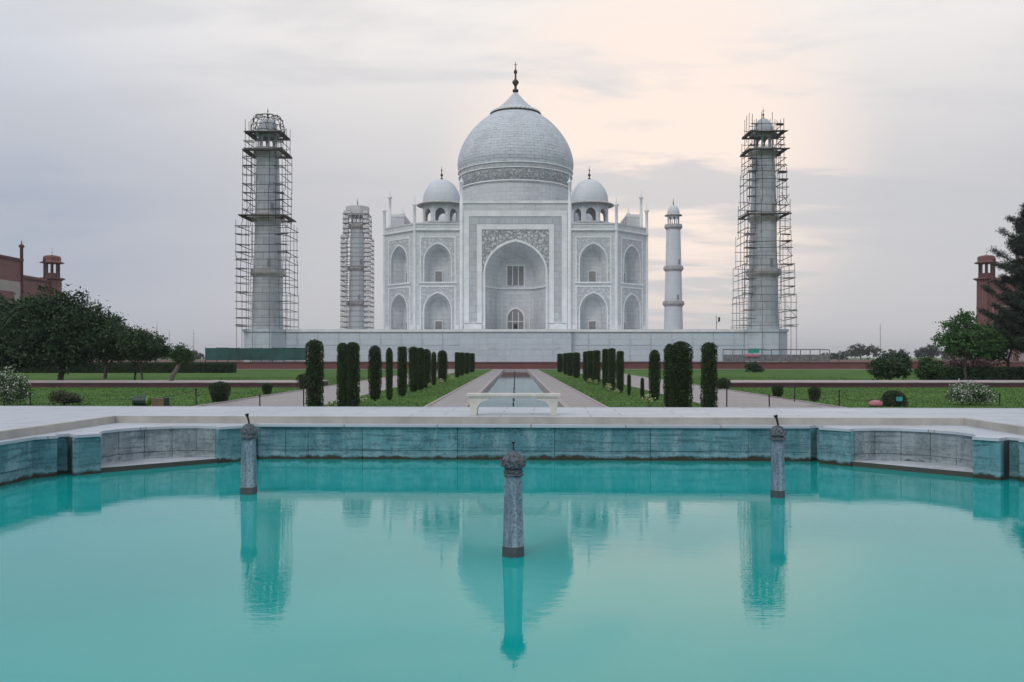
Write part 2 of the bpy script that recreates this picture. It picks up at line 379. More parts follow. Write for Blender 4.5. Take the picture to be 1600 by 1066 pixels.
# ------------------------------------------------------------------ mesh helpers
class MB:
    def __init__(self): self.v = []; self.f = []; self.uv = []; self.sm = []
    def add(self, vs, fs, uvs=None, smooth=False):
        b = len(self.v); self.v.extend([tuple(v) for v in vs])
        for i, f in enumerate(fs):
            self.f.append(tuple(b + k for k in f)); self.sm.append(smooth)
            self.uv.append(uvs[i] if uvs else None)
        return self
    def box(self, x0, x1, y0, y1, z0, z1):
        vs = [(x, y, z) for z in (z0, z1) for y in (y0, y1) for x in (x0, x1)]
        return self.add(vs, [(0, 2, 3, 1), (4, 5, 7, 6), (0, 1, 5, 4), (2, 6, 7, 3), (0, 4, 6, 2), (1, 3, 7, 5)])
    def obox(self, p, q, z0, z1, d0, d1):
        """box along plan segment p->q, from normal offset d0 to d1 (normal = left of p->q)"""
        p, q = Vector(p), Vector(q); e = (q - p).normalized(); n = Vector((-e.y, e.x))
        c = [p + n * d0, q + n * d0, q + n * d1, p + n * d1]
        vs = [(a.x, a.y, z) for z in (z0, z1) for a in c]
        return self.add(vs, [(3, 2, 1, 0), (4, 5, 6, 7), (0, 1, 5, 4), (1, 2, 6, 5), (2, 3, 7, 6), (3, 0, 4, 7)])
    def prism(self, poly, z0, z1, cap=True):
        n = len(poly)
        vs = [(x, y, z0) for x, y in poly] + [(x, y, z1) for x, y in poly]
        fs = [(i, (i + 1) % n, n + (i + 1) % n, n + i) for i in range(n)]
        if cap: fs += [tuple(range(n - 1, -1, -1)), tuple(range(n, 2 * n))]
        return self.add(vs, fs)
    def lathe(self, prof, n=32, c=(0, 0, 0), phase=0.0, smooth=True, caps=True, jit=0.0):
        """prof: list of (r, z)"""
        m = len(prof); vs = []; ref = max(r for r, z in prof); arc = [0.0]
        for (r0, z0), (r1, z1) in zip(prof, prof[1:]): arc.append(arc[-1] + math.hypot(r1 - r0, z1 - z0))
        for (r, z) in prof:
            for i in range(n):
                a = phase + 2 * PI * i / n
                rr = r * (1 + (jit * (random.random() - .5) if jit else 0))
                vs.append((c[0] + rr * math.cos(a), c[1] + rr * math.sin(a), c[2] + z))
        fs = []; uvs = []
        for j in range(m - 1):
            for i in range(n):
                k = (i + 1) % n
                fs.append((j * n + i, j * n + k, (j + 1) * n + k, (j + 1) * n + i))
                u0, u1 = i / n * 2 * PI * ref, (i + 1) / n * 2 * PI * ref
                uvs.append([(u0, arc[j]), (u1, arc[j]), (u1, arc[j + 1]), (u0, arc[j + 1])])
        self.add(vs, fs, uvs, smooth)
        if caps:
            if prof[0][0] > 1e-4: self.add(vs[:n], [tuple(range(n - 1, -1, -1))])
            if prof[-1][0] > 1e-4: self.add(vs[-n:], [tuple(range(n))])
        return self
    def tube(self, p, q, r0, r1=None, n=6, smooth=True):
        r1 = r0 if r1 is None else r1
        p, q = Vector(p), Vector(q); d = (q - p)
        if d.length < 1e-6: return self
        d.normalize(); a = d.orthogonal().normalized(); b = d.cross(a)
        vs = [p + (a * math.cos(2 * PI * i / n) + b * math.sin(2 * PI * i / n)) * r0 for i in range(n)]
        vs += [q + (a * math.cos(2 * PI * i / n) + b * math.sin(2 * PI * i / n)) * r1 for i in range(n)]
        fs = [(i, (i + 1) % n, n + (i + 1) % n, n + i) for i in range(n)]
        self.add(vs, fs, None, smooth)
        self.add(vs[:n], [tuple(range(n - 1, -1, -1))]); self.add(vs[n:], [tuple(range(n))])
        return self
    def xf(self, M):
        self.v = [tuple(M @ Vector(v)) for v in self.v]; return self
    def mesh(self, name, mat):
        me = bpy.data.meshes.new(name)
        me.from_pydata(self.v, [], self.f)
        ul = me.uv_layers.new(name='UVMap').data
        k = 0
        for i, po in enumerate(me.polygons):
            po.use_smooth = self.sm[i]
            u = self.uv[i]
            if u is None:
                n = po.normal
                if abs(n.z) > 0.75: u = [(self.v[j][0], self.v[j][1]) for j in self.f[i]]
                else:
                    t = Vector((-n.y, n.x)); t.normalize()
                    u = [(self.v[j][0] * t.x + self.v[j][1] * t.y, self.v[j][2]) for j in self.f[i]]
            for q in u: ul[k].uv = q; k += 1
        me.materials.append(MATS[mat])
        return me
    def build(self, name, mat, parent=None, loc=None, rotz=None):
        return place(name, self.mesh(name, mat), parent, loc, rotz)

def place(name, me, parent=None, loc=None, rotz=None):
    o = bpy.data.objects.new(name, me); C.objects.link(o)
    if parent is not None: o.parent = parent
    if loc is not None: o.location = loc
    if rotz is not None: o.rotation_euler = (0, 0, rotz)
    return o
def thing(name, label, cat, loc=(0, 0, 0), rotz=0.0, group=None):
    o = bpy.data.objects.new(name, None); C.objects.link(o)
    o.location = loc; o.rotation_euler = (0, 0, rotz); o.empty_display_size = 0.2
    tag(o, label, cat, group); return o
def tag(o, label, cat, group=None):
    o['label'] = label; o['category'] = cat
    if group: o['group'] = group
    return o
def struct(o, label=None, kind='structure'):
    o['kind'] = kind
    if label: o['label'] = label
    return o
def copy_tree(o, parent=None):
    c = o.copy(); C.objects.link(c); c.parent = parent
    for ch in list(o.children): copy_tree(ch, c)
    return c
def T(x, y, z=0, rz=0): return Matrix.Translation((x, y, z)) @ Matrix.Rotation(rz, 4, 'Z')

# ------------------------------------------------------------------ arches
def arch_pts(a, zs, rise, n=12):
    """pointed four-centred arch from (-a,zs) over the apex to (a,zs)"""
    out = []
    for i in range(-n, n + 1):
        u = math.sin(i / n * PI / 2) if abs(i) < n else (1.0 if i > 0 else -1.0)
        t = abs(u)
        f = 0.82 * math.sqrt(max(0, 1 - t ** 2.3)) + 0.18 * (1 - t)
        out.append((a * u, zs + rise * f))
    return out
def ring(a, z0, zs, rise): return [(-a, z0)] + arch_pts(a, zs, rise) + [(a, z0)]

def wall_with_arches(mb, w0, w1, z0, z1, arches):
    """wall in local XZ plane facing -Y at y=0; arches: (centre u, half a, zbase, zspring, rise) stacked in one column"""
    arches = sorted(arches, key=lambda s: s[2]); a = arches[0][1]; c = arches[0][0]
    q = lambda ua, ub, za, zb: mb.add([(ua, 0, za), (ub, 0, za), (ub, 0, zb), (ua, 0, zb)], [(0, 1, 2, 3)])
    q(w0, c - a, z0, z1); q(c + a, w1, z0, z1)
    zcur = z0
    for i, (cc, aa, zb, zs, ri) in enumerate(arches):
        if zb > zcur + 1e-4: q(c - a, c + a, zcur, zb)
        ztop = arches[i + 1][2] if i + 1 < len(arches) else z1
        pts = arch_pts(aa, zs, ri)
        for (u0, za), (u1, zb_) in zip(pts, pts[1:]):
            mb.add([(c + u0, 0, za), (c + u1, 0, zb_), (c + u1, 0, ztop), (c + u0, 0, ztop)], [(0, 1, 2, 3)])
        zcur = ztop

def niche(mb, c, a, zb, zs, rise, d1, d2, squeeze, drop):
    """recess: straight reveal d1, then splayed to the back wall at d2"""
    rs = [(ring(a, zb, zs, rise), 0), (ring(a, zb, zs, rise), d1), (ring(a * squeeze, zb, zs - drop * .3, rise - drop), d2)]
    for (ra, ya), (rb, yb) in zip(rs, rs[1:]):
        n = len(ra)
        for i in range(n - 1):
            mb.add([(c + ra[i][0], ya, ra[i][1]), (c + rb[i][0], yb, rb[i][1]), (c + rb[i + 1][0], yb, rb[i + 1][1]), (c + ra[i + 1][0], ya, ra[i + 1][1])],
                   [(0, 1, 2, 3)])
        mb.add([(c + ra[0][0], ya, zb), (c + ra[-1][0], ya, zb), (c + rb[-1][0], yb, zb), (c + rb[0][0], yb, zb)], [(0, 1, 2, 3)])
    rb = rs[-1][0]
    mb.add([(c + u, d2, z) for u, z in rb], [tuple(range(len(rb)))])

def arch_trim(mb, c, a, zb, zs, rise, wid, proud):
    ra = ring(a, zb, zs, rise); rb = ring(a + wid, zb, zs, rise + wid * 1.25)
    for i in range(len(ra) - 1):
        A, B, Cc, D = ra[i], ra[i + 1], rb[i + 1], rb[i]
        f = lambda P, y: (c + P[0], y, P[1])
        mb.add([f(A, -proud), f(B, -proud), f(Cc, -proud), f(D, -proud), f(A, 0.02), f(B, 0.02), f(Cc, 0.02), f(D, 0.02)],
               [(0, 1, 2, 3), (4, 5, 1, 0), (3, 2, 6, 7)])

def u_frame(mb, half, ztop, z0, wid, proud):
    """inverted U strip: outer edge at half/ztop"""
    mb.box(-half, -half + wid, -proud, 0.02, z0, ztop - wid)
    mb.box(half - wid, half, -proud, 0.02, z0, ztop - wid)
    mb.box(-half, half, -proud, 0.02, ztop - wid, ztop)

def spandrel(mb, c, a, zs, rise, half, ztop, proud, zbot=None):
    pts = arch_pts(a, zs, rise)
    for (u0, za), (u1, zb_) in zip(pts, pts[1:]):
        mb.add([(c + u0, -proud, za), (c + u1, -proud, zb_), (c + u1, -proud, ztop), (c + u0, -proud, ztop)], [(0, 1, 2, 3)])
    zb = zs if zbot is None else zbot
    for s in (-1, 1):
        x0, x1 = sorted((c + s * a, c + s * half))
        mb.add([(x0, -proud, zb), (x1, -proud, zb), (x1, -proud, ztop), (x0, -proud, ztop)], [(0, 1, 2, 3)])

def solid_arch_panel(mb, w, z0, z1, a, zs, rise, th, M):
    """free-standing wall panel of thickness th with an open arch, facing -Y at y=-th"""
    t = MB(); wall_with_arches(t, -w / 2, w / 2, z0, z1, [(0, a, z0, zs, rise)])
    f1 = [tuple(reversed(f)) for f in t.f]
    b = MB(); b.add([(x, -th, z) for x, y, z in t.v], t.f); b.add(t.v, f1)
    rr = ring(a, z0, zs, rise)
    for i in range(len(rr) - 1):
        b.add([(rr[i][0], -th, rr[i][1]), (rr[i][0], 0, rr[i][1]), (rr[i + 1][0], 0, rr[i + 1][1]), (rr[i + 1][0], -th, rr[i + 1][1])], [(0, 1, 2, 3)])
    b.add([(-w / 2, -th, z1), (w / 2, -th, z1), (w / 2, 0, z1), (-w / 2, 0, z1)], [(0, 1, 2, 3)])
    b.xf(M); mb.add(b.v, b.f)

def finial_prof(h, r):
    return [(r * .35, 0), (r * .9, h * .06), (r * .95, h * .10), (r * .35, h * .16), (r * .4, h * .24), (r * 1.0, h * .33), (r * .95, h * .38),
            (r * .3, h * .45), (r * .25, h * .60), (r * .55, h * .66), (r * .5, h * .71), (r * .15, h * .76), (r * .12, h * .9), (r * .05, h)]
def dome_prof(r, h, z0, n=14, bulge=1.04, power=0.62):
    out = []
    for i in range(n + 1):
        t = i / n
        b = 1 + (bulge - 1) * math.sin(min(1, t / .45) * PI)
        out.append((max(r * b * math.cos(t * PI / 2) ** power if t < 1 else 0.02, 0.02), z0 + h * math.sin(t * PI / 2) ** 1.05 if t > 0 else z0))
    return out

# ================================================================== SETTING
# ground sheet with a slot for the canal
CAN_X, CAN_Y0, CAN_Y1 = 2.0, 21.0, 150.0
FAR = 7000.0
mb = MB()
def quad(x0, x1, y0, y1, z=0.0, m=None): (m or mb).add([(x0, y0, z), (x1, y0, z), (x1, y1, z), (x0, y1, z)], [(0, 1, 2, 3)])
quad(-FAR, FAR, -FAR, CAN_Y0); quad(-FAR, -CAN_X, CAN_Y0, CAN_Y1); quad(CAN_X, FAR, CAN_Y0, CAN_Y1); quad(-FAR, FAR, CAN_Y1, FAR)
struct(mb.build('ground', 'lawn'), 'green garden lawn between the paths')

# paths
for s in (-1, 1):
    m = MB(); x0, x1 = sorted((s * 2.25, s * 3.7)); quad(x0, x1, 18.5, 150, 0.012, m)
    o = m.build('canal_path', 'paving'); struct(o, 'grey stone path along the canal edge')
    k = MB(); x0, x1 = sorted((s * 3.7, s * 3.82)); k.box(x0, x1, 18.5, 150, -0.05, 0.05); k.build('path_edging', 'kerb_top', o)
    m = MB(); x0, x1 = sorted((s * 8.4, s * 13.4)); quad(x0, x1, 18.5, 150, 0.012, m)
    o = m.build('garden_path', 'paving'); struct(o, 'wide pinkish paved walk outside the cypress row')
    k = MB(); x0, x1 = sorted((s * 8.3, s * 8.4)); k.box(x0, x1, 18.5, 150, -0.05, 0.045); k.build('path_edging', 'kerb_top', o)
    k = MB(); x0, x1 = sorted((s * 13.4, s * 13.52)); k.box(x0, x1, 18.5, 150, -0.05, 0.06); k.build('path_edging', 'kerb_top', o)
m = MB(); quad(-180, 180, 150.2, 156, 0.016, m)
struct(m.build('terrace_path', 'paving'), 'grey path along the foot of the red terrace wall')
# raised cross walks
for s in (-1, 1):
    m = MB(); x0, x1 = sorted((s * 14.2, s * 150)); m.box(x0, x1, 61.0, 66.0, -0.1, 0.30)
    o = struct(m.build('raised_walk', 'sandstone_kerb'), 'raised cross walk with dark red sandstone side')
    m = MB(); x0, x1 = sorted((s * 14.15, s * 150)); m.box(x0, x1, 60.93, 66.05, 0.30, 0.37); m.build('walk_paving', 'kerb_top', o)

# canal
m = MB(); quad(-CAN_X - .3, CAN_X + .3, CAN_Y0 - .3, CAN_Y1 + .3, -0.20, m)
struct(m.build('canal_water', 'canal_water'), 'still pale blue water of the long reflecting canal')
for s in (-1, 1):
    m = MB(); x0, x1 = sorted((s * 2.0, s * 2.25)); m.box(x0, x1, CAN_Y0, CAN_Y1, -0.5, 0.07)
    struct(m.build('canal_kerb', 'kerb_top'), 'stone kerb along the reflecting canal')
for y0 in (CAN_Y0 - .25, CAN_Y1):
    m = MB(); m.box(-2.25, 2.25, y0, y0 + .25, -0.5, 0.06)
    struct(m.build('canal_end', 'kerb_top'), 'stone kerb closing the end of the reflecting canal')

# ---- marble tank in its own frame (origin pool centre, turned a little)
PC = Vector((-0.02, 7.70)); PR = R(-2.3)
WZ = 0.35                       # water level
pool = MB(); quad(-7.6, 7.6, -7.6, 7.6, 0.0, pool)
o = pool.build('pool_water', 'pool_water', None, (PC.x, PC.y, WZ), PR)
struct(o, 'turquoise water of the marble tank')

HW = 7.15
P0 = 4.65
prof = [(0.05, 0.0), (0.05, 0.22), (0.27, 0.22), (0.27, -0.10), (0.80, -0.10), (0.80, 0.05), (0.97, 0.40), (1.30, 0.62), (1.73, 0.70),
        (2.16, 0.62), (2.49, 0.40), (2.66, 0.05), (2.66, -0.10), (3.02, -0.10), (3.02, 0.22), (3.24, 0.22), (3.24, 0.0), (3.5355, 0.0)]
e1 = Vector((-1, -1)).normalized(); nrm = Vector((-1, 1)).normalized()
corner = [Vector((-P0, HW)) + e1 * s + nrm * d for s, d in prof]      # far-left chamfer, going from far wall to left wall
def sym(pts, sx, sy):
    q = [Vector((p.x * sx, p.y * sy)) for p in pts]
    return list(reversed(q)) if sx * sy < 0 else q
# counter-clockwise from far-left: far-left, near-left, near-right, far-right
path = sym(corner, 1, 1) + sym(corner, 1, -1) + sym(corner, -1, -1) + sym(corner, -1, 1)
back = MB()
n = len(path)
off = [p * 1.012 for p in path]
for i in range(n):
    p, q = off[i], off[(i + 1) % n]
    back.add([(p.x, p.y, -0.2), (q.x, q.y, -0.2), (q.x, q.y, 0.907), (p.x, p.y, 0.907)], [(0, 1, 2, 3)])
# solid body behind the facing
wall = back.build('pool_wall', 'pool_back', None, (PC.x, PC.y, 0), PR)
struct(wall, 'stained marble wall round the turquoise tank')
def panels(p, q, mat, courses=((0.20, 0.515), (0.523, 0.905)), cuts=1, jit=0.012):
    p, q = Vector(p), Vector(q); L = (q - p).length; e = (q - p) / L
    ks = [0] + sorted(random.uniform(.35, .65) + k for k in range(cuts - 1)) if False else [k / cuts for k in range(cuts)]
    ks.append(1.0)
    for a, b in zip(ks, ks[1:]):
        for z0, z1 in courses:
            m = MB(); d = random.uniform(0, jit)
            # path runs counter-clockwise, so the inside of the tank is to the left
            m.obox(p + e * (L * a + .004), p + e * (L * b - .004), z0, z1, -0.075, d)
            m.build('panel', mat, wall)
xs = [-4.69, -4.23, -3.84, -2.90, -1.26, 0.40, 2.02, 3.66, 4.08, 4.69]
for a, b in zip(xs, xs[1:]):                       # far wall (counter-clockwise there = towards -x)
    panels((b, HW), (a, HW), 'pool_panel', courses=((0.20, 0.50), (0.508, 0.905)))
for s in (-1, 1):
    ys = [-4.85, -3.2, -1.6, 0, 1.6, 3.2, 4.6] if s < 0 else [4.6, 3.2, 1.6, 0, -1.6, -3.2, -4.85]
    for a, b in zip(ys, ys[1:]):
        if s < 0: panels((-HW, -a), (-HW, -b), 'pool_panel')
        else: panels((HW, -a), (HW, -b), 'pool_panel')
for sx in (1, -1):
    cc = sym(corner, sx, 1)
    segs = list(zip(cc, cc[1:]))
    for k, (a, b) in enumerate(segs):
        L = (b - a).length
        if L < 0.12: continue
        kk = k if sx > 0 else len(segs) - 1 - k
        mat = 'pool_panel_grey' if 5 <= kk <= 11 else 'pool_panel'
        panels(a, b, mat, courses=((0.20, 0.53), (0.537, 0.905)) if 4 < kk < 12 else ((0.20, 0.905),))
    # last bit of the chamfer to the side wall
    # ledge in the alcove
    al = sym([Vector((-P0, HW)) + e1 * s + nrm * d for s, d in prof[5:12]], sx, 1)
    fr = [Vector((-P0, HW)) + e1 * s + nrm * -0.06 for s in (0.81, 2.65)]
    fr = [Vector((p.x * sx, p.y)) for p in fr]
    poly = al + ([fr[1], fr[0]] if sx > 0 else [fr[0], fr[1]])
    m = MB(); m.prism([(p.x, p.y) for p in poly], 0.20, 0.425); m.build('ledge', 'ledge', wall)
# coping between wall top and deck edging
DH = 7.31
outer = [Vector((-DH, DH)), Vector((-DH, -DH)), Vector((DH, -DH)), Vector((DH, DH))]
inner = [p * 0.9955 for p in path]
flat = [Vector((p.x, p.y, 0)) for p in outer + inner]
tris = tessellate_polygon([[Vector((p.x, p.y, 0)) for p in outer], [Vector((p.x, p.y, 0)) for p in inner]])
m = MB()
for z in (0.950, 0.908): m.add([(p.x, p.y, z) for p in flat], [tuple(t) for t in tris])
for i in range(n):
    p, q = inner[i], inner[(i + 1) % n]
    m.add([(p.x, p.y, 0.908), (q.x, q.y, 0.908), (q.x, q.y, 0.950), (p.x, p.y, 0.950)], [(0, 1, 2, 3)])
struct(m.build('tank_coping', 'deck_marble', None, (PC.x, PC.y, 0), PR), 'pale marble coping round the tank')
# deck slab ring + tan edging
DX, DY0, DY1, DZ = 17.0, -14.0, 10.28, 1.060
m = MB()
for x0, x1, y0, y1 in ((-DX, DX, DH + .10, DY1), (-DX, DX, DY0, -DH - .10), (-DX, -DH - .10, -DH - .10, DH + .10), (DH + .10, DX, -DH - .10, DH + .10)):
    m.box(x0, x1, y0, y1, 0.0, DZ)
deck = struct(m.build('deck', 'deck_marble', None, (PC.x, PC.y, 0), PR), 'wide pale marble terrace floor round the tank')
ed = [(-DH - .1, DH + .1, DH, DH + .1), (-DH - .1, DH + .1, -DH - .1, -DH), (-DH - .1, -DH, -DH, DH), (DH, DH + .1, -DH, DH)]
for x0, x1, y0, y1 in ed:
    m = MB(); m.box(x0, x1, y0, y1, 0.90, DZ + .010); m.build('edging', 'edging_tan', deck)
m = MB(); m.box(-DX, DX, DY1, DY1 + .12, 0.88, DZ + .008); m.build('edging', 'deck_marble', deck)

# ---- red sandstone terrace
TZ = 1.24
m = MB(); m.box(-190, 190, 156, 330, -0.3, TZ - .14)
ter = struct(m.build('terrace', 'red_wall'), 'long low red sandstone terrace wall')
m = MB(); m.box(-190.2, 190.2, 155.85, 330.2, TZ - .14, TZ); m.build('terrace_coping', 'red_dark', ter)

# ---- marble plinth
CY = 210.0; MZ = 46.5; PLZ = 7.30
pl = thing('marble_plinth', 'long white marble plinth carrying the domed tomb and four towers', 'plinth', (0, CY, TZ))
h = PLZ - TZ; HB = 48.3
m = MB(); m.box(-HB, HB, -HB, HB, -0.1, h - .5); m.build('plinth_core', 'marble_plinth', pl)
m = MB(); m.box(-HB - .3, HB + .3, -HB - .3, HB + .3, h - .5, h); m.build('cornice', 'marble_trim', pl)
pw = 3.86; npn = 25
pa = MB(); pa.box(-pw / 2 + .06, pw / 2 - .06, -.14, .05, 0, 2.95); me_lo = pa.mesh('panel', 'marble_plinth')
pb = MB(); pb.box(-pw / 2 + .06, pw / 2 - .06, -.08, .05, 0, 2.35); me_hi = pb.mesh('panel', 'marble_plinth')
for i in range(npn):
    x = (i - (npn - 1) / 2) * pw
    place('panel', me_lo, pl, (x, -HB - random.uniform(0, .03), 0.08)); place('panel', me_hi, pl, (x, -HB - random.uniform(0, .02), 3.12))
# projecting centre
m = MB(); m.box(-10.3, 10.3, -HB - 1.1, -HB - .15, -0.1, h - .52); m.build('centre_block', 'marble_plinth', pl)
m = MB(); m.box(-10.5, 10.5, -HB - 1.35, -HB - .28, h - .5, h + .004); m.build('cornice', 'marble_trim', pl)
for i in range(5):     # blind arched panels on the projecting centre
    c = (i - 2) * 4.0
    m = MB(); arch_trim(m, c, 1.1, 0.1, 1.7, 0.9, 0.16, 0.05); m.xf(T(0, -HB - 1.1)); m.build('blind_arch', 'marble_plinth', pl)
for sx in (-1, 1):
    for sy in (-1, 1):
        m = MB(); m.lathe([(4.35, -.1), (4.35, h - .5), (4.6, h - .5), (4.6, h + .01)], 8, (sx * MZ, sy * MZ, 0), PI / 8, smooth=False)
        m.build('tower_base', 'marble_plinth', pl)

# ================================================================== MAUSOLEUM
tomb = thing('mausoleum', 'white marble domed mausoleum with tall arched portal on the plinth', 'mausoleum', (0, CY, PLZ))
BH, CF, PH = 28.45, 21.03, 11.4      # half width, chamfer start, portal half width
WH, PORT = 22.8, 27.3
A_, LO, UP = 2.8, (0.0, 4.6, 3.6), (10.55, 14.9, 3.6)
def bay(M, w, tomb):
    m = MB(); wall_with_arches(m, -w / 2, w / 2, 0, WH, [(0, A_) + LO, (0, A_) + UP]); m.xf(M); m.build('wall', 'marble', tomb)
    for (zb, zs, ri) in (LO, UP):
        m = MB(); niche(m, 0, A_, zb, zs, ri, .55, 2.6, .66, .7); m.xf(M); nn = m.build('niche', 'marble', tomb)
        m = MB(); m.box(-.72, .72, 2.35, 2.58, zb + .02, zb + 2.4); m.xf(M); m.build('doorway', 'jali', nn)
        m = MB(); m.box(-.9, -.72, 2.3, 2.59, zb + .02, zb + 2.6); m.box(.72, .9, 2.3, 2.59, zb + .02, zb + 2.6)
        m.box(-.72, .72, 2.3, 2.59, zb + 2.4, zb + 2.6); m.xf(M); m.build('door_frame', 'marble_trim', nn)
        m = MB(); arch_trim(m, 0, A_, zb, zs, ri, .22, .14); m.xf(M); m.build('arch_moulding', 'marble_trim', tomb)
        hf = 3.75
        zt = zs + ri + 1.55
        m = MB(); spandrel(m, 0, A_ + .22, zs, ri + .275, hf - .12, zt - .12, .03, zb + .3); m.xf(M); m.build('spandrel', 'carved_soft', tomb)
        m = MB(); u_frame(m, hf, zt, zb + .0, .30, .12); m.xf(M); m.build('arch_frame', 'marble_trim', tomb)
    m = MB(); m.box(-hf - .2, hf + .2, -.30, .02, UP[0] - .34, UP[0] - .02); m.xf(M); m.build('sill', 'marble_trim', tomb)
    # dado and cornice
    for s in (-1, 1):
        x0, x1 = sorted((s * (hf + .05), s * (w / 2 - .45)))
        m = MB(); m.box(x0, x1, -.10, .02, .1, 1.5); m.xf(M); m.build('dado_panel', 'marble_trim', tomb)
    m = MB(); m.box(-w / 2 - .05, w / 2 + .05, -.42, .5, 21.25, 21.55); m.xf(M); m.build('cornice', 'marble_trim', tomb)
    m = MB(); m.box(-w / 2, w / 2, .02, .5, 21.56, WH - .26); m.box(-w / 2 - .02, w / 2 + .02, -.14, .5, WH - .25, WH + .05)
    m.xf(M); m.build('parapet', 'marble', tomb)

def portal(M, tomb, full=True):
    a, zs, ri = 6.3, 12.4, 6.5
    m = MB(); wall_with_arches(m, -PH, PH, 0, PORT, [(0, a, 0, zs, ri)])
    m.add([(-PH, 0, 0), (-PH, 0, PORT), (-PH, 3.4, PORT), (-PH, 3.4, 0)], [(0, 1, 2, 3)])
    m.add([(PH, 0, 0), (PH, 3.4, 0), (PH, 3.4, PORT), (PH, 0, PORT)], [(0, 1, 2, 3)])
    m.add([(-PH, 0, PORT), (PH, 0, PORT), (PH, 3.4, PORT), (-PH, 3.4, PORT)], [(0, 1, 2, 3)])
    m.add([(-PH, 3.4, 21.9), (-PH, 3.4, PORT), (PH, 3.4, PORT), (PH, 3.4, 21.9)], [(0, 1, 2, 3)])
    m.xf(M); m.build('portal_wall', 'marble', tomb)
    m = MB(); niche(m, 0, a, 0, zs, ri, .9, 6.2, .62, 1.6); m.xf(M); iw = m.build('portal_recess', 'marble', tomb)
    # cornice dividing the recess, following its splay
    m = MB(); pts = [(-a, .9), (-a * .62, 6.2), (a * .62, 6.2), (a, .9)]
    for p, q in zip(pts, pts[1:]): m.obox(p, q, 9.45, 9.85, -.35, .05)
    m.xf(M); m.build('string_course', 'marble_trim', iw)
    # door below, window above, on the back wall
    yb = 6.2
    m = MB(); m.add([(u, yb - .05, z) for u, z in ring(1.7, 0, 3.2, 2.0)], [tuple(range(27))]); m.xf(M); dr = m.build('door', 'jali', iw)
    m = MB(); arch_trim(m, 0, 1.7, 0, 3.2, 2.0, .35, .18); m.xf(T(0, yb) ); m.xf(M); m.build('door_frame', 'marble_trim', iw)
    m = MB()
    for x in (-.62, .62): m.box(x - .09, x + .09, yb - .16, yb - .06, 0, 4.6)
    m.box(-1.65, 1.65, yb - .14, yb - .07, 2.4, 2.6); m.xf(M); m.build('mullion', 'marble_trim', iw)
    m = MB(); m.box(-.38, .38, yb - .13, yb - .055, 0.02, 1.9); m.xf(M); m.build('opening_shade', 'doorway_shade', iw)  # near-black block painted as the darkness inside the doorway
    m = MB(); m.box(-1.75, 1.75, yb - .06, yb + .02, 10.3, 14.4); m.xf(M); m.build('window', 'jali', iw)
    m = MB(); u_frame(m, 2.1, 14.75, 10.0, .35, .18); m.xf(T(0, yb)); m.xf(M); m.build('window_frame', 'marble_trim', iw)
    m = MB()
    for x in (-.62, .62): m.box(x - .10, x + .10, yb - .16, yb - .07, 10.3, 14.4)
    m.xf(M); m.build('mullion', 'marble_trim', iw)
    m = MB(); u_frame(m, 3.1, 8.6, 0, .22, .10); m.xf(T(0, yb)); m.xf(M); m.build('door_surround', 'marble_trim', iw)
    # surrounding bands
    m = MB(); arch_trim(m, 0, a, 0, zs, ri, .38, .22); m.xf(M); m.build('arch_moulding', 'marble_trim', tomb)
    m = MB(); spandrel(m, 0, a + .38, zs, ri + .475, 6.95, 21.35, .05, 12.0); m.xf(M); m.build('spandrel', 'carved', tomb)
    m = MB(); u_frame(m, 8.0, 22.4, 1.9, 1.02, .20); m.xf(M); m.build('inner_band', 'marble_trim', tomb)
    m = MB(); u_frame(m, 9.6, 24.2, 2.4, 1.58, .07); m.xf(M); m.build('inscription_band', 'marble_band', tomb)
    m = MB(); u_frame(m, 10.75, 25.25, 1.9, 1.12, .18); m.xf(M); m.build('outer_band', 'marble_trim', tomb)
    for s in (-1, 1):
        x0, x1 = sorted((s * 7.0, s * 10.7))
        m = MB(); m.box(x0, x1, -.30, .02, .1, 1.7); m.xf(M); m.build('dado_panel', 'marble_trim', tomb)
    m = MB(); m.box(-PH - .05, PH + .05, -.22, 3.45, PORT - .45, PORT + .1); m.xf(M); m.build('portal_cap', 'marble_trim', tomb)
    for s in (-1, 1):
        m = MB(); m.lathe([(.40, 0), (.40, PORT + .3), (.30, PORT + .4), (.28, 30.9), (.55, 31.2), (.48, 31.4), (.3, 31.5), (.2, 31.8), (.06, 32.2), (.04, 33.0)], 8, (s * (PH - .15), .1, 0))
        m.xf(M); m.build('pinnacle', 'marble_trim', tomb)

for k in range(4):
    Rk = Matrix.Rotation(k * PI / 2, 4, 'Z')
    wb = CF - PH
    for s in (-1, 1): bay(Rk @ T(s * (PH + wb / 2), -BH), wb, tomb)
    bay(Rk @ T(-(BH + CF) / 2, -(BH + CF) / 2, 0, -PI / 4), (BH - CF) * math.sqrt(2), tomb)
    portal(Rk @ T(0, -BH - .30), tomb)
    for px, py in ((-CF, -BH), (CF, -BH)):
        m = MB(); m.lathe([(.33, 0), (.33, WH), (.30, 26.2), (.52, 26.5), (.42, 26.75), (.22, 26.85), (.06, 27.4), (.04, 28.2)], 8, (px, py, 0))
        m.xf(Rk); m.build('pinnacle', 'marble_trim', tomb)
oct_ = []
for k in range(4):
    for p in ((-CF, -BH), (CF, -BH)):
        v = Matrix.Rotation(k * PI / 2, 4, 'Z') @ Vector((p[0], p[1], 0)); oct_.append((v.x * .985, v.y * .985))
m = MB(); m.prism(oct_, 21.7, 22.0); m.build('roof', 'roof', tomb)

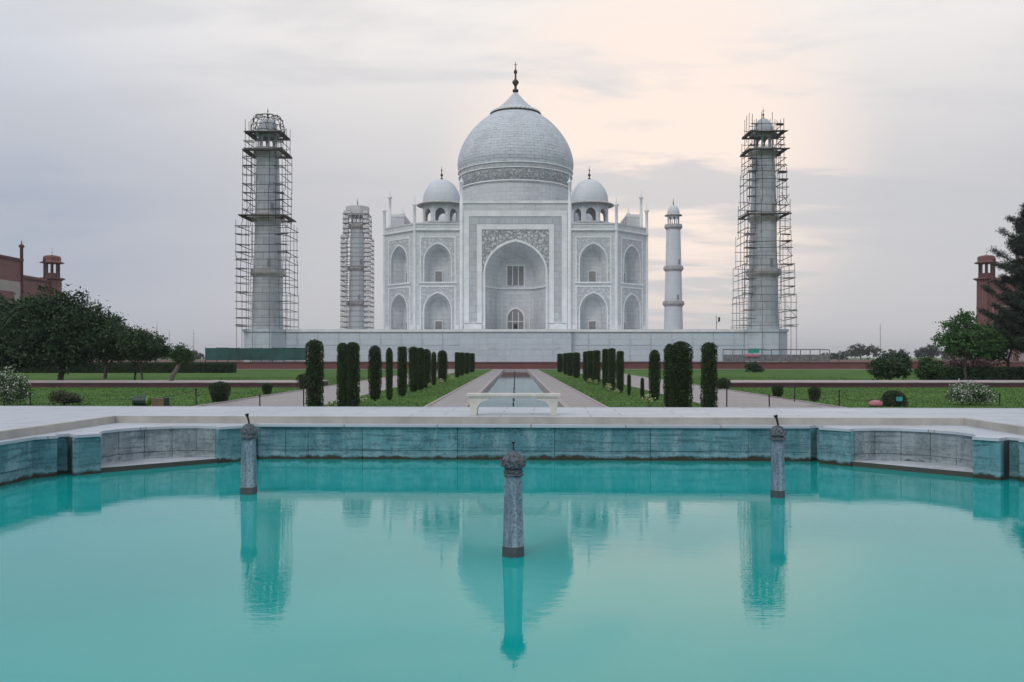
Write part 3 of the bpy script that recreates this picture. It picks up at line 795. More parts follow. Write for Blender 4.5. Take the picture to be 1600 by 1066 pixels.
def catmull(pts, k=6):
    P = [np.array(p) for p in pts]; P = [2 * P[0] - P[1]] + P + [2 * P[-1] - P[-2]]
    out = []
    for i in range(1, len(P) - 2):
        for j in range(k):
            t = j / k
            a, b, c, d = P[i - 1], P[i], P[i + 1], P[i + 2]
            out.append(tuple(0.5 * ((2 * b) + (-a + c) * t + (2 * a - 5 * b + 4 * c - d) * t * t + (-a + 3 * b - 3 * c + d) * t ** 3)))
    out.append(tuple(P[-2])); return out
m = MB(); m.lathe([(13.15, 21.9), (13.15, 35.0)], 96); m.build('drum', 'marble', tomb)
def ringprof(r, z, h_, p): return [(r - .1, z), (r + p, z + h_ * .2), (r + p, z + h_ * .8), (r - .1, z + h_)]
m = MB(); m.lathe(ringprof(13.2, 34.6, .5, .30), 96, caps=False); m.build('drum_moulding', 'marble_trim', tomb)
m = MB(); m.lathe([(13.2, 35.0), (13.4, 35.15), (13.5, 37.6)], 96, caps=False); m.build('frieze', 'carved_frieze', tomb)
m = MB(); m.lathe(ringprof(13.5, 37.6, .4, .22), 96, caps=False); m.build('drum_moulding', 'marble_trim', tomb)
m = MB(); m.lathe([(13.5, 38.0), (13.66, 38.8)], 96, caps=False); m.build('frieze', 'marble_band', tomb)
m = MB(); m.lathe(ringprof(13.66, 38.8, .35, .2), 96, caps=False); m.build('drum_moulding', 'marble_trim', tomb)
dp = catmull([(13.66, 39.1), (13.98, 41.0), (13.62, 43.3), (12.62, 45.9), (10.9, 48.6), (8.45, 51.2), (5.8, 53.1), (5.4, 53.35)])
m = MB(); m.lathe(dp, 96, caps=False); dome = m.build('dome', 'marble_dome', tomb)
cp = catmull([(6.05, 53.15), (5.75, 53.75), (4.55, 54.5), (3.3, 55.5), (2.1, 56.7), (1.1, 57.8), (.4, 58.6)], 3)
m = MB(); m.lathe(cp, 64, caps=False); m.build('lotus_cap', 'marble_dome', dome)
m = MB(); m.lathe([(5.5, 52.95), (6.25, 53.0), (6.25, 53.25), (5.7, 53.35)], 64, caps=False); m.build('lotus_rim_shadow', 'finial_metal', dome)  # overhanging rim, coloured dark to draw the shadow line at the cap edge
pt = MB(); pt.add([(-.42, 0, 0), (.42, 0, 0), (.26, .12, .6), (0, .22, .85), (-.26, .12, .6), (0, -.14, .3)], [(0, 1, 5), (1, 2, 5), (2, 3, 5), (3, 4, 5), (4, 0, 5)])
pme = pt.mesh('petal', 'marble_trim')
for i in range(36):
    a = 2 * PI * i / 36
    o = place('petal', pme, dome, (6.0 * math.sin(a), -6.0 * math.cos(a), 53.25), a)
m = MB(); m.lathe(finial_prof(7.7, .80), 14, (0, 0, 58.4))
m.tube((0, 0, 65.2), (-.45, 0, 65.5), .07, .04); m.tube((0, 0, 65.2), (.45, 0, 65.5), .07, .04); m.build('finial', 'finial_metal', dome)

def oct_panels(mb, apo, z0, z1, a, zs, rise, th):
    w = 2 * apo * math.tan(PI / 8)
    for k in range(8):
        an = k * PI / 4
        solid_arch_panel(mb, w, z0, z1, a, zs, rise, th, T((apo - th) * math.sin(an), -(apo - th) * math.cos(an), 0, an))
for sx in (-1, 1):
    for sy in (-1, 1):
        m = MB(); m.lathe([(4.75, 0), (4.75, 2.2), (4.95, 2.2), (4.95, 2.5)], 8, (0, 0, 0), PI / 8, smooth=False)
        oct_panels(m, 4.05, 2.5, 6.75, 1.08, 4.1, 1.35, .45)
        ks = m.build('kiosk', 'marble', tomb, (sx * 16.4, sy * 16.4, 22.0))
        m = MB(); m.lathe([(3.9, 6.72), (5.45, 6.35), (5.5, 6.5), (4.4, 7.05), (4.25, 7.1)], 32, smooth=False); m.build('eave', 'balcony_stone', ks)
        m = MB(); m.lathe(dome_prof(4.15, 5.2, 7.1, 18, 1.02, .9), 40); m.build('dome', 'marble_tower_clean', ks)
        m = MB(); m.lathe(finial_prof(3.2, .32), 10, (0, 0, 12.2)); m.build('finial', 'finial_metal', ks)

# ================================================================== MINARETS
def minaret(loc, label, mat, cover_dome=True):
    t = thing('minaret', label, 'tower', loc, 0, 'four corner towers of the plinth')
    rs = lambda z: 2.85 - .82 * z / 33.0
    zb = [0, 10.5, 20.8, 33.1]
    for z0, z1 in zip(zb, zb[1:]):
        m = MB(); m.lathe([(rs(z0), z0), (rs(z1), z1)], 32, caps=False); m.build('shaft', mat, t)
    for z in zb[1:]:
        r = rs(z)
        m = MB(); m.lathe([(r, z - .9), (r + .22, z - .55), (r + .55, z - .2), (r + .62, z), (r + .62, z + .18), (r + .52, z + .2), (r + .52, z + .75),
                           (r + .42, z + .75), (r + .42, z + .2), (r, z + .2)], 32, smooth=False, caps=False); m.build('balcony', 'balcony_stone', t)
    for z in (11.6, 22.0):
        m = MB(); an = R(200 if z < 15 else 215); r = rs(z) - .06
        m.box(-.28, .28, -.12, .05, 0, 1.5); m.xf(T(r * math.sin(an - PI), -r * math.cos(an - PI), z, an - PI)); m.build('window', 'jali', t)
    m = MB(); m.lathe([(1.75, 33.1), (1.75, 33.5)], 8, phase=PI / 8, smooth=False)
    oct_panels(m, 1.62, 33.5, 36.7, .50, 35.2, .8, .18); ln = m.build('lantern', mat, t)
    m = MB(); m.lathe([(1.6, 36.75), (2.55, 36.45), (2.6, 36.6), (1.9, 37.0), (1.8, 37.05)], 24, smooth=False); m.build('eave', 'balcony_stone', ln)
    m = MB(); m.lathe(dome_prof(1.78, 2.55, 37.05, 14, 1.03, .85), 32); m.build('dome', mat, ln)
    m = MB(); m.lathe(finial_prof(2.3, .22), 10, (0, 0, 39.5)); m.build('finial', 'finial_metal', ln)
    return t
minaret((-MZ, CY - MZ, PLZ), 'white tower beside the green hoarding, caged in dark scaffolding to its top', 'marble_tower')
minaret((MZ, CY - MZ, PLZ), 'grey marble tower with bare dome above open scaffolding by the barrier fence', 'marble_tower')
minaret((-MZ, CY + MZ, PLZ), 'white tower behind the plinth wrapped in pale banded scaffolding', 'marble_tower_clean')
minaret((MZ, CY + MZ, PLZ), 'clean white tower free of scaffolding behind the plinth', 'marble_tower_clean')

# ---- scaffolding
def unit_bar(name, w, hgt, mat):
    m = MB(); m.box(0, 1, -w / 2, w / 2, -hgt / 2, hgt / 2); return m.mesh(name, mat)
BARS = {}
def bar(parent, name, p, q, th, mat, flat=None):
    key = (name, mat, round(th, 3), flat)
    if key not in BARS: BARS[key] = unit_bar(name, th if flat is None else flat, th, mat)
    o = bpy.data.objects.new(name, BARS[key]); C.objects.link(o)
    p, q = Vector(p), Vector(q); d = q - p
    o.parent = parent; o.location = p
    o.rotation_euler = d.to_track_quat('X', 'Z').to_euler() if abs(d.normalized().z) < .99 else (0, R(-90), 0)
    o.scale = (d.length, 1, 1)
    return o
def scaffold(loc, label, ztop, hw, step, th, mats, low=None, dense=0.8, planks=0.3, inner=0.62, seed=1, sideways=0.12, top_cage=False, white=0.0, jit=.1, lmat=None):
    """hw: function z -> half width; low: base z of outer poles that stand off the plinth"""
    rd = random.Random(seed)
    t = thing('scaffold', label, 'scaffolding', loc)
    zs = []; z = .6
    while z < ztop: zs.append(z); z += step * rd.uniform(.85, 1.15)
    def mat_at(z): return mats[0] if z < mats[2] or rd.random() < .12 else mats[1]
    # standards, in lifts that step in with the tower
    lifts = []; z0 = 0
    while z0 < ztop - 2:
        z1 = min(ztop + rd.uniform(-.5, 1.2), z0 + step * 4.2); lifts.append((z0, z1)); z0 = z1
    for li, (z0, z1) in enumerate(lifts):
        w = hw((z0 + z1) / 2); wi = w * inner
        pos = []
        for f in (-1, -.34, .34, 1):
            for s in (-1, 1): pos += [(f * w, s * w), (s * w, f * w)] if abs(f) < 1 else [(f * w, s * w)]
        for s in (-1, 1):
            for s2 in (-1, 1): pos.append((s * wi, s2 * wi))
        for x, y in pos:
            zb = z0
            if li == 0 and low is not None and (y < -3.5 or x * low[1] > 3.5): zb = low[0]
            ext = rd.uniform(0, 1.6) if li == len(lifts) - 1 else .35
            bar(t, 'pole', (x + rd.uniform(-jit, jit), y, zb), (x + rd.uniform(-jit, jit), y, z1 + ext), th * .8, mat_at(z0))
    for z in zs:
        w = hw(z); wi = w * inner; mm = lmat or mat_at(z)
        for s in (-1, 1):
            if rd.random() < dense:
                e = rd.uniform(.0, .25)
                bar(t, 'ledger', (-w - e, s * w, z + rd.uniform(-jit, jit)), (w + rd.uniform(.0, .25), s * w, z + rd.uniform(-jit, jit)), th, mm)
            if rd.random() < dense:
                bar(t, 'ledger', (s * w, -w, z + rd.uniform(-jit, jit)), (s * w, w, z + rd.uniform(-jit, jit)), th, mm)
        for s in (-1, 1):     # transoms between outer and inner rows
            if rd.random() < dense:
                for yy in (-w * .98, -wi):
                    bar(t, 'transom', (s * wi * .9, yy, z + rd.uniform(-jit, jit)), (s * (w + .3), yy, z + rd.uniform(-jit, jit)), th, mm)
            if rd.random() < planks:
                bar(t, 'plank', (s * wi, -w * .8, z + .12), (s * (w + .2), -w * .8, z + .12 + rd.uniform(-.15, .15)), .12, 'plank', .9)
            if rd.random() < white:
                m = MB(); x0, x1 = sorted((s * wi * 1.02, s * w)); hh = step * .55
                m.box(x0, x1, -w - .05, -w + .02, z + .1, z + .1 + hh); m.build('sheet', 'tarp_white', t)
        if rd.random() < sideways:
            s = rd.choice((-1, 1)); bar(t, 'brace', (s * w, -w, z), (s * wi, -w, z + step * 1.6), th * .8, mm)
    if top_cage:
        hoops = [(3.1, 36.9), (3.05, 38.0), (2.8, 39.1), (2.3, 39.9), (1.0, 40.25)]
        for k in range(14):
            a = 2 * PI * k / 14
            for (r0, za), (r1, zb) in zip(hoops, hoops[1:]):
                bar(t, 'hoop', (r0 * math.cos(a), r0 * math.sin(a), za), (r1 * math.cos(a + rd.uniform(-.3, .3)), r1 * math.sin(a), zb), th * .9, mats[1])
        for r, z in hoops:
            for k in range(12):
                a, b = 2 * PI * k / 12, 2 * PI * (k + 1) / 12
                bar(t, 'hoop', (r * math.cos(a), r * math.sin(a), z + rd.uniform(-.15, .15)), (r * math.cos(b), r * math.sin(b), z + rd.uniform(-.15, .15)), th * .9, mats[1])
    return t
scaffold((-MZ, CY - MZ, PLZ), 'dark scaffolding caging the tower beside the green hoarding', 36.8,
         lambda z: 4.5 if z < 20.5 else (3.5 if z < 33 else 3.3), 1.55, .10, ('scaffold_grey', 'scaffold_dark', 14.0), low=(TZ - PLZ, -1), dense=.95, planks=.3, seed=3, top_cage=True, jit=.16)
scaffold((MZ, CY - MZ, PLZ), 'rough open scaffolding round the bare domed tower by the barrier fence', 38.6,
         lambda z: 4.9 - z * .055, 1.4, .10, ('scaffold_grey', 'scaffold_dark', 14.0), low=(TZ - PLZ, 1), dense=.72, planks=.38, seed=11, sideways=.3, jit=.2)
scaffold((-MZ, CY + MZ, PLZ), 'pale scaffolding with white sheets in bands on the tower behind the plinth', 37.6,
         lambda z: 4.1 if z < 30 else 3.5, 1.42, .17, ('scaffold_pale', 'scaffold_pale', 14.0), dense=1.0, planks=.25, seed=5, white=1.0, sideways=0.0, jit=.05, lmat='scaffold_grey')
rear = [o for o in bpy.data.objects if o.name.startswith('scaffold') and o.type == 'EMPTY'][2]
for k in range(8):
    an = k * PI / 4; ap = 3.2
    for z0, z1 in ((36.2, 37.5), (37.75, 39.0)):
        m = MB(); m.box(-1.30, 1.30, -.05, .05, z0, z1); m.xf(T(ap * math.sin(an), -ap * math.cos(an), 0, an)); m.build('sheet', 'tarp_white', rear)
right = [o for o in bpy.data.objects if o.name.startswith('scaffold') and o.type == 'EMPTY'][1]
for z, r in ((33.2, 3.6), (36.5, 3.3), (21.2, 3.9)):
    for s in (-1, 1):
        bar(right, 'plank', (-r, s * r * .8, z), (r + .4, s * r * .8, z + .1), .13, 'plank', .9)
        bar(right, 'plank', (s * r * .9, -r * .7, z), (s * r * .9, r * .7, z + .1), .13, 'plank', .9)
for z, r in ((20.9, 4.3), (33.0, 3.7), (36.4, 3.3)):
    # work platforms of boards round the caged tower
    par = [o for o in bpy.data.objects if o.name.startswith('scaffold') and o.type == 'EMPTY'][0]
    for s in (-1, 1):
        bar(par, 'plank', (-r, s * r * .86, z), (r, s * r * .86, z), .15, 'plank', 1.2)
        bar(par, 'plank', (s * r * .9, -r * .7, z), (s * r * .9, r * .7, z), .15, 'plank', 1.1)

# ================================================================== RED FLANKING BUILDINGS
def red_building(loc, rotz, label):
    """facade faces local -Y, centred on the portal; wings and corner towers both sides"""
    t = thing('sandstone_building', label, 'building', loc, rotz)
    m = MB(); m.box(-29, 29, .4, 22, 0, 21.3); m.build('body', 'red_stone', t)
    for s in (-1, 1):
        M = T(s * 20, 0)
        m = MB(); wall_with_arches(m, -9, 9, 0, 21.8, [(0, 3.6, 0.0, 8.5, 4.2)]); m.xf(M); m.build('wall', 'red_stone', t)
        m = MB(); niche(m, 0, 3.6, 0, 8.5, 4.2, .3, .39, .98, .02); m.xf(M); m.build('niche', 'red_pale', t)
        m = MB(); u_frame(m, 4.6, 14.2, 0, .3, .1); m.xf(M); m.build('arch_frame', 'red_pale', t)
        m = MB(); m.box(s * 20 - 9, s * 20 + 9, -.4, .5, 20.9, 21.3); m.build('cornice', 'red_dark', t)
    m = MB(); wall_with_arches(m, -11.4, 11.4, 0, 25.4, [(0, 6.2, 0, 11, 6.0)])
    for x in (-11.4, 11.4): m.add([(x, 0, 0), (x, 3.2, 0), (x, 3.2, 25.4), (x, 0, 25.4)], [(0, 1, 2, 3)])
    m.add([(-11.4, 0, 25.4), (11.4, 0, 25.4), (11.4, 3.2, 25.4), (-11.4, 3.2, 25.4)], [(0, 1, 2, 3)])
    m.add([(-11.4, 3.2, 21), (11.4, 3.2, 21), (11.4, 3.2, 25.4), (-11.4, 3.2, 25.4)], [(0, 1, 2, 3)])
    m.xf(T(0, -1.2)); m.build('portal_wall', 'red_stone', t)
    m = MB(); niche(m, 0, 6.2, 0, 11, 6.0, .8, 5.5, .6, 1.5); m.xf(T(0, -1.2)); m.build('portal_recess', 'red_pale', t)
    m = MB(); u_frame(m, 10.6, 19.6, 0, 2.6, .12); m.xf(T(0, -1.2)); m.build('portal_band', 'red_pale', t)
    m = MB(); m.box(-11.6, 11.6, -1.6, 2.2, 24.9, 25.5); m.build('portal_cap', 'red_dark', t)
    for s in (-1, 1):
        m = MB(); m.lathe([(.4, 0), (.4, 28.2), (.75, 28.7), (.55, 29.0), (.2, 29.2), (.05, 30.2)], 8, (s * 11.3, -1.2, 0)); m.build('pinnacle', 'red_dark', t)
        tw = MB(); tw.lathe([(2.5, 0), (2.35, 21.6), (3.2, 22.0), (3.2, 22.3)], 8, (s * 29, .6, 0), PI / 8, smooth=False); tw = tw.build('corner_tower', 'red_stone', t)
        m = MB(); m.lathe([(2.0, 22.3), (2.0, 23.6)], 8, (s * 29, .6, 0), PI / 8, smooth=False)
        for k in range(8):
            a = k * PI / 4 + PI / 8; x, y = s * 29 + 1.75 * math.cos(a), .6 + 1.75 * math.sin(a)
            m.tube((x, y, 23.5), (x, y, 26.4), .22, .2, 6)
        m.build('kiosk_column', 'red_dark', tw)
        m = MB(); m.lathe([(1.9, 26.2), (3.0, 26.35), (3.0, 26.55), (2.2, 26.9), (2.2, 28.0), (1.9, 28.3), (.1, 28.6)], 8, (s * 29, .6, 0), PI / 8, smooth=False); m.build('kiosk_roof', 'red_stone', tw)
        m = MB(); m.lathe(finial_prof(2.6, .3), 8, (s * 29, .6, 28.5)); m.build('finial', 'marble_trim', tw)
    for x in (-25, 25):
        m = MB(); m.lathe([(.3, 20.5), (.28, 26.6), (.5, 26.8), (.1, 27.4)], 8, (x, .5, 0)); m.build('pinnacle', 'red_dark', t)
    return t
red_building((-125, 207, TZ), PI / 2, 'red sandstone mosque with pale portal band behind the dense dark trees')
red_building((127, 207, TZ), -PI / 2, 'red sandstone building with open corner kiosk behind the feathery conifer')

# ================================================================== VEGETATION
def leaf_cloud(pts, nrm_bias, size, aspect=1.0, up=0.0, rg=rng):
    """rhombic leaf faces at pts; returns verts, faces"""
    n = len(pts)
    d = rg.normal(size=(n, 3)); d[:, 2] += up
    d /= np.linalg.norm(d, axis=1)[:, None] + 1e-9
    a = rg.normal(size=(n, 3)); a -= (a * d).sum(1)[:, None] * d; a /= np.linalg.norm(a, axis=1)[:, None] + 1e-9
    s = size * rg.uniform(.6, 1.3, n)[:, None]
    v = np.stack([pts - d * s, pts + a * s * aspect * .5, pts + d * s, pts - a * s * aspect * .5], 1).reshape(-1, 3)
    f = np.arange(n * 4).reshape(-1, 4)
    return v, f
def np_mesh(name, v, f, mat):
    me = bpy.data.meshes.new(name)
    me.vertices.add(len(v)); me.vertices.foreach_set('co', np.asarray(v, np.float32).ravel())
    k = f.shape[1]
    me.loops.add(f.size); me.loops.foreach_set('vertex_index', f.ravel().astype(np.int32))
    me.polygons.add(len(f)); me.polygons.foreach_set('loop_start', np.arange(0, f.size, k, dtype=np.int32))
    me.polygons.foreach_set('loop_total', np.full(len(f), k, np.int32))
    me.update(calc_edges=True); me.materials.append(MATS[mat])
    return me
def clumps(ells, n_clump, per, spread, rg, lo=.45):
    out = []
    vol = np.array([e[1][0] * e[1][1] * e[1][2] for e in ells]) ** .67; vol = vol / vol.sum()
    for (c, r), w in zip(ells, vol):
        k = max(3, int(n_clump * w))
        d = rg.normal(size=(k, 3)); d /= np.linalg.norm(d, axis=1)[:, None]
        rad = rg.uniform(lo, 1.0, k)[:, None] * rg.uniform(.85, 1.12, k)[:, None]
        cc = np.array(c) + d * rad * np.array(r)
        sp = spread * rg.uniform(.6, 1.4, k)
        p = cc[:, None, :] + rg.normal(size=(k, per, 3)) * sp[:, None, None] * np.array([1, 1, .7])
        out.append(p.reshape(-1, 3))
    return np.concatenate(out)
def limb(m, p, q, r0, r1, seg=4, wob=.1):
    p, q = Vector(p), Vector(q); last = p; L = (q - p).length
    for i in range(1, seg + 1):
        t = i / seg
        nx = p.lerp(q, t) + (Vector((random.uniform(-1, 1), random.uniform(-1, 1), random.uniform(-.5, .5))) * wob * L * .3 if i < seg else Vector())
        m.tube(last, nx, r0 + (r1 - r0) * (i - 1) / seg, r0 + (r1 - r0) * t, 7); last = nx
def tree(name, label, loc, ells, mat, n_clump=150, per=45, spread=.28, leaf=.11, trunk_r=.16, trunk_h=1.6, lean=(0, 0), bark='bark', cat='tree', group=None, seed=1, lo=.45, aspect=1.0):
    rg = np.random.default_rng(seed)
    t = thing(name, label, cat, loc, 0, group)
    m = MB(); fork = Vector((lean[0], lean[1], trunk_h))
    limb(m, (0, 0, -.1), fork, trunk_r, trunk_r * .75, 4, .12)
    for c, r in ells:
        limb(m, fork, Vector(c), trunk_r * .55, trunk_r * .15, 3, .25)
        for k in range(3):
            d = Vector(rg.normal(size=3)); d.normalize(); limb(m, fork.lerp(Vector(c), .7), Vector(c) + Vector((d.x * r[0], d.y * r[1], d.z * r[2])) * .7, trunk_r * .22, trunk_r * .06, 2, .2)
    m.build('trunk', bark, t)
    pts = clumps(ells, n_clump, per, spread, rg, lo)
    pts = pts[pts[:, 2] > .08]
    v, f = leaf_cloud(pts, 0, leaf, aspect, .3, rg)
    place('crown', np_mesh('crown', v, f, mat), t)
    return t

# dense dark trees on the mosque side
G1 = 'dark trees before the mosque'
tree('broadleaf_tree', 'largest dark broadleaf tree standing before the sandstone mosque', (-35.5, 68, 0),
     [((-.3, 0, 5.4), (3.3, 3.2, 2.1)), ((-2.3, .3, 4.6), (2.8, 2.8, 2.0)), ((2.2, -.2, 4.2), (2.3, 2.4, 1.7)), ((3.2, 0, 3.2), (1.7, 2.0, 1.1)), ((0, -.6, 3.1), (3.8, 2.6, 1.4)), ((.6, -.3, 2.4), (3.2, 2.2, .9))],
     'leaf_dark', 640, 62, .36, .13, .24, 2.2, (0.1, 0), seed=2, lo=.35, group=G1)
tree('broadleaf_tree', 'dark tree with spreading crown filling the edge beside the mosque portal', (-41.5, 70, 0),
     [((0, 0, 4.6), (3.6, 3.2, 2.5)), ((2.0, .3, 3.6), (2.6, 2.6, 1.6)), ((-1, 0, 2.8), (3.5, 2.6, 1.6)), ((1.5, 0, 2.3), (2.8, 2.2, 1.0))],
     'leaf_dark', 560, 60, .36, .13, .22, 1.8, (0, 0), seed=3, lo=.35, group=G1)
tree('broadleaf_tree', 'dark tree behind the largest one, trunk beyond the raised walk', (-40.5, 86, 0),
     [((0, 0, 4.6), (2.6, 2.6, 1.7)), ((1.4, 0, 3.6), (2.0, 2.0, 1.3)), ((-1.6, 0, 3.6), (2.2, 2.0, 1.4)), ((0, 0, 2.6), (2.6, 2.0, 1.0))],
     'leaf_dark', 340, 50, .34, .13, .18, 2.0, (.1, 0), seed=4, lo=.35, group=G1)
tree('broadleaf_tree', 'dark flat-topped tree with slender straight trunk next to the small leaning tree', (-28.8, 67.5, 0),
     [((.1, 0, 3.15), (1.8, 1.8, .95)), ((-.9, 0, 3.0), (1.2, 1.4, .9)), ((1.0, 0, 2.65), (1.15, 1.2, .75)), ((0, 0, 2.4), (1.6, 1.4, .6))],
     'leaf_dark', 210, 50, .22, .10, .085, 1.5, (-.25, 0), seed=5, lo=.4, group=G1)
tree('broadleaf_tree', 'dark tree with shorter crown linking the largest tree and the flat-topped one', (-32.4, 74, 0),
     [((0, 0, 3.3), (1.6, 1.8, 1.2)), ((.8, 0, 2.7), (1.3, 1.3, .8)), ((-1.2, 0, 2.9), (1.5, 1.3, 1.0))],
     'leaf_dark', 190, 50, .26, .11, .10, 1.5, (.1, 0), seed=6, lo=.4, group=G1)
tree('broadleaf_tree', 'small tree with thick pale trunk leaning over the raised walk', (-25.7, 64.5, 0),
     [((1.15, 0, 2.45), (.75, .8, .55)), ((.75, 0, 2.15), (.55, .6, .45)), ((1.35, 0, 2.0), (.55, .6, .4))],
     'leaf_mid', 110, 40, .16, .07, .20, 1.55, (.75, 0), 'bark_pale', seed=7)

# feathery conifer and its neighbours on the other side
def conifer(loc, h_, rad, label, seed):
    rg = np.random.default_rng(seed); rd = random.Random(seed)
    t = thing('conifer_tree', label, 'tree', loc)
    m = MB(); m.tube((0, 0, -.1), (0, 0, h_ * .55), .34, .2, 9); m.tube((0, 0, h_ * .55), (.2, 0, h_), .2, .03, 7)
    pts = []
    for i in range(150):
        z = h_ * (.14 + .84 * (i / 149) ** .9)
        prof_ = rad * (math.sin(min(1, (1 - z / h_) * 1.55) * PI / 2) ** .8) * rd.uniform(.5, 1.12) + .25
        a = i * 2.4 + rd.uniform(-.4, .4)
        d = Vector((math.cos(a), math.sin(a), rd.uniform(-.15, .9)))
        tip = Vector((0, 0, z)) + d * prof_
        m.tube((0, 0, z), tip, .06, .015, 5)
        k = int(26 + prof_ * 14)
        tt = rg.uniform(.15, 1.0, k)[:, None]
        base_ = np.array((0, 0, z)) + tt * np.array(d) * prof_
        sub = base_[:, None, :] + rg.normal(size=(k, 16, 3)) * np.array([.30, .30, .20]) * (1.1 - .6 * tt[:, :, None]) + np.array([0, 0, .05])
        pts.append(sub.reshape(-1, 3))
    m.build('trunk', 'bark', t)
    v, f = leaf_cloud(np.concatenate(pts), 0, .13, .35, .25, rg)
    place('crown', np_mesh('crown', v, f, 'leaf_conifer'), t)
    return t
conifer((44.6, 75, 0), 15.2, 3.5, 'tall dark feathery conifer half hiding the sandstone corner kiosk', 21)
tree('broadleaf_tree', 'fresh green tree with forked trunk beside the tall feathery conifer', (39.2, 76, 0),
     [((-.5, 0, 4.6), (1.6, 1.6, 1.1)), ((-1.3, 0, 3.6), (1.5, 1.4, .9)), ((.9, 0, 4.0), (1.7, 1.5, 1.1)), ((.1, 0, 5.5), (.9, .9, .6)), ((2.0, 0, 3.2), (1.7, 1.4, 1.2)), ((-.3, 0, 2.9), (1.8, 1.4, .6))],
     'leaf_fresh', 210, 42, .22, .12, .13, 1.9, (.1, 0), seed=22, lo=.5)
tree('broadleaf_tree', 'dark broad tree in the shade between the fresh green tree and hedge', (47.5, 84, 0),
     [((-2.0, 0, 3.6), (2.8, 2.4, 1.8)), ((1.0, 0, 4.2), (3.0, 2.5, 2.2)), ((-3.2, 0, 2.6), (2.4, 2, 1.2))],
     'leaf_dark', 300, 50, .34, .13, .2, 1.8, seed=23, lo=.35)
# lawn bushes
def bush(name, label, loc, ells, mat, n=120, per=40, spread=.14, leaf=.06, seed=1, cat='bush', group=None, stem=.05):
    return tree(name, label, loc, ells, mat, n, per, spread, leaf, stem, .25, (0, 0), 'bark', cat, group, seed, .3)
bush('lawn_bush', 'wide dark round bush on the lawn, larger of the pair near the conifer', (31.4, 73, 0),
     [((0, 0, 1.45), (1.75, 1.6, .95)), ((-.7, 0, 1.0), (1.2, 1.2, .8)), ((.8, 0, 1.1), (1.1, 1.1, .85))], 'leaf_dark', 240, 44, .18, .09, 31, stem=.1)
bush('lawn_bush', 'smaller olive round bush on the lawn beside the wide dark bush', (33.4, 70.3, 0),
     [((0, 0, 1.2), (1.2, 1.2, .85)), ((.4, 0, .9), (.95, .9, .65))], 'leaf_mid', 190, 44, .14, .08, 32, stem=.1)
bush('lawn_bush', 'dark low bush against the red terrace wall before the barrier fence', (32.6, 120, 0),
     [((0, 0, .8), (1.2, .9, .75)), ((.7, 0, .5), (.9, .8, .5))], 'leaf_dark', 120, 40, .16, .10, 33)
bush('flowering_shrub', 'pale shrub dotted with white flowers beside the dome-shaped topiary', (20.1, 38.5, 0),
     [((0, 0, .55), (.85, .8, .5)), ((.5, 0, .42), (.75, .7, .4)), ((-.5, 0, .45), (.6, .6, .4))], 'leaf_flower', 190, 40, .11, .045, 34, 'shrub')
bush('flowering_shrub', 'tall pale shrub dotted with white flowers near the small brown shrub', (-22.3, 38.0, 0),
     [((0, 0, .85), (.95, .85, .75)), ((.5, 0, .6), (.6, .6, .6))], 'leaf_flower', 190, 40, .12, .05, 35, 'shrub')
bush('brown_shrub', 'low brownish shrub on the lawn by the dark green bin', (-19.7, 38.0, 0),
     [((0, 0, .32), (.62, .6, .32)), ((.3, 0, .28), (.45, .4, .28))], 'leaf_brown', 130, 36, .08, .035, 36, 'shrub')
bush('blossom_bush', 'pink blossoming bush above the dark hedge near the conifer', (40.2, 79, 0),
     [((0, 0, 1.3), (2.2, .8, .8)), ((1.8, 0, 1.2), (2.0, .8, .8))], 'leaf_pink', 200, 30, .2, .09, 37)
def hedge(label, x0, x1, y, d, h_, mat, seed, group=None):
    rg = np.random.default_rng(seed)
    t = thing('hedge', label, 'hedge', ((x0 + x1) / 2, y, 0), 0, group)
    w = (x1 - x0) / 2
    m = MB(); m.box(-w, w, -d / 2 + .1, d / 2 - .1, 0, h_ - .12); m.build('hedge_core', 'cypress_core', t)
    n_ = int(min(26000, (2 * w) * (h_ + d) * 260))
    p = np.stack([rg.uniform(-w, w, n_), rg.uniform(-d / 2, d / 2, n_), rg.uniform(0, h_, n_)], 1)
    side = rg.random(n_)
    p[side < .6, 1] = -d / 2 + rg.normal(0, .05, (side < .6).sum())
    p[side >= .6, 2] = h_ + rg.normal(0, .06, (side >= .6).sum())
    v, f = leaf_cloud(p, 0, .10, .9, .2, rg); place('foliage', np_mesh('foliage', v, f, mat), t)
    return t
hedge('long dark clipped hedge under the tall feathery conifer', 36.0, 60.0, 77.0, 1.2, 1.15, 'leaf_dark', 41)
hedge('long dark hedge under the trees before the mosque', -75.0, -38.0, 118.0, 1.5, 1.3, 'leaf_dark', 42)
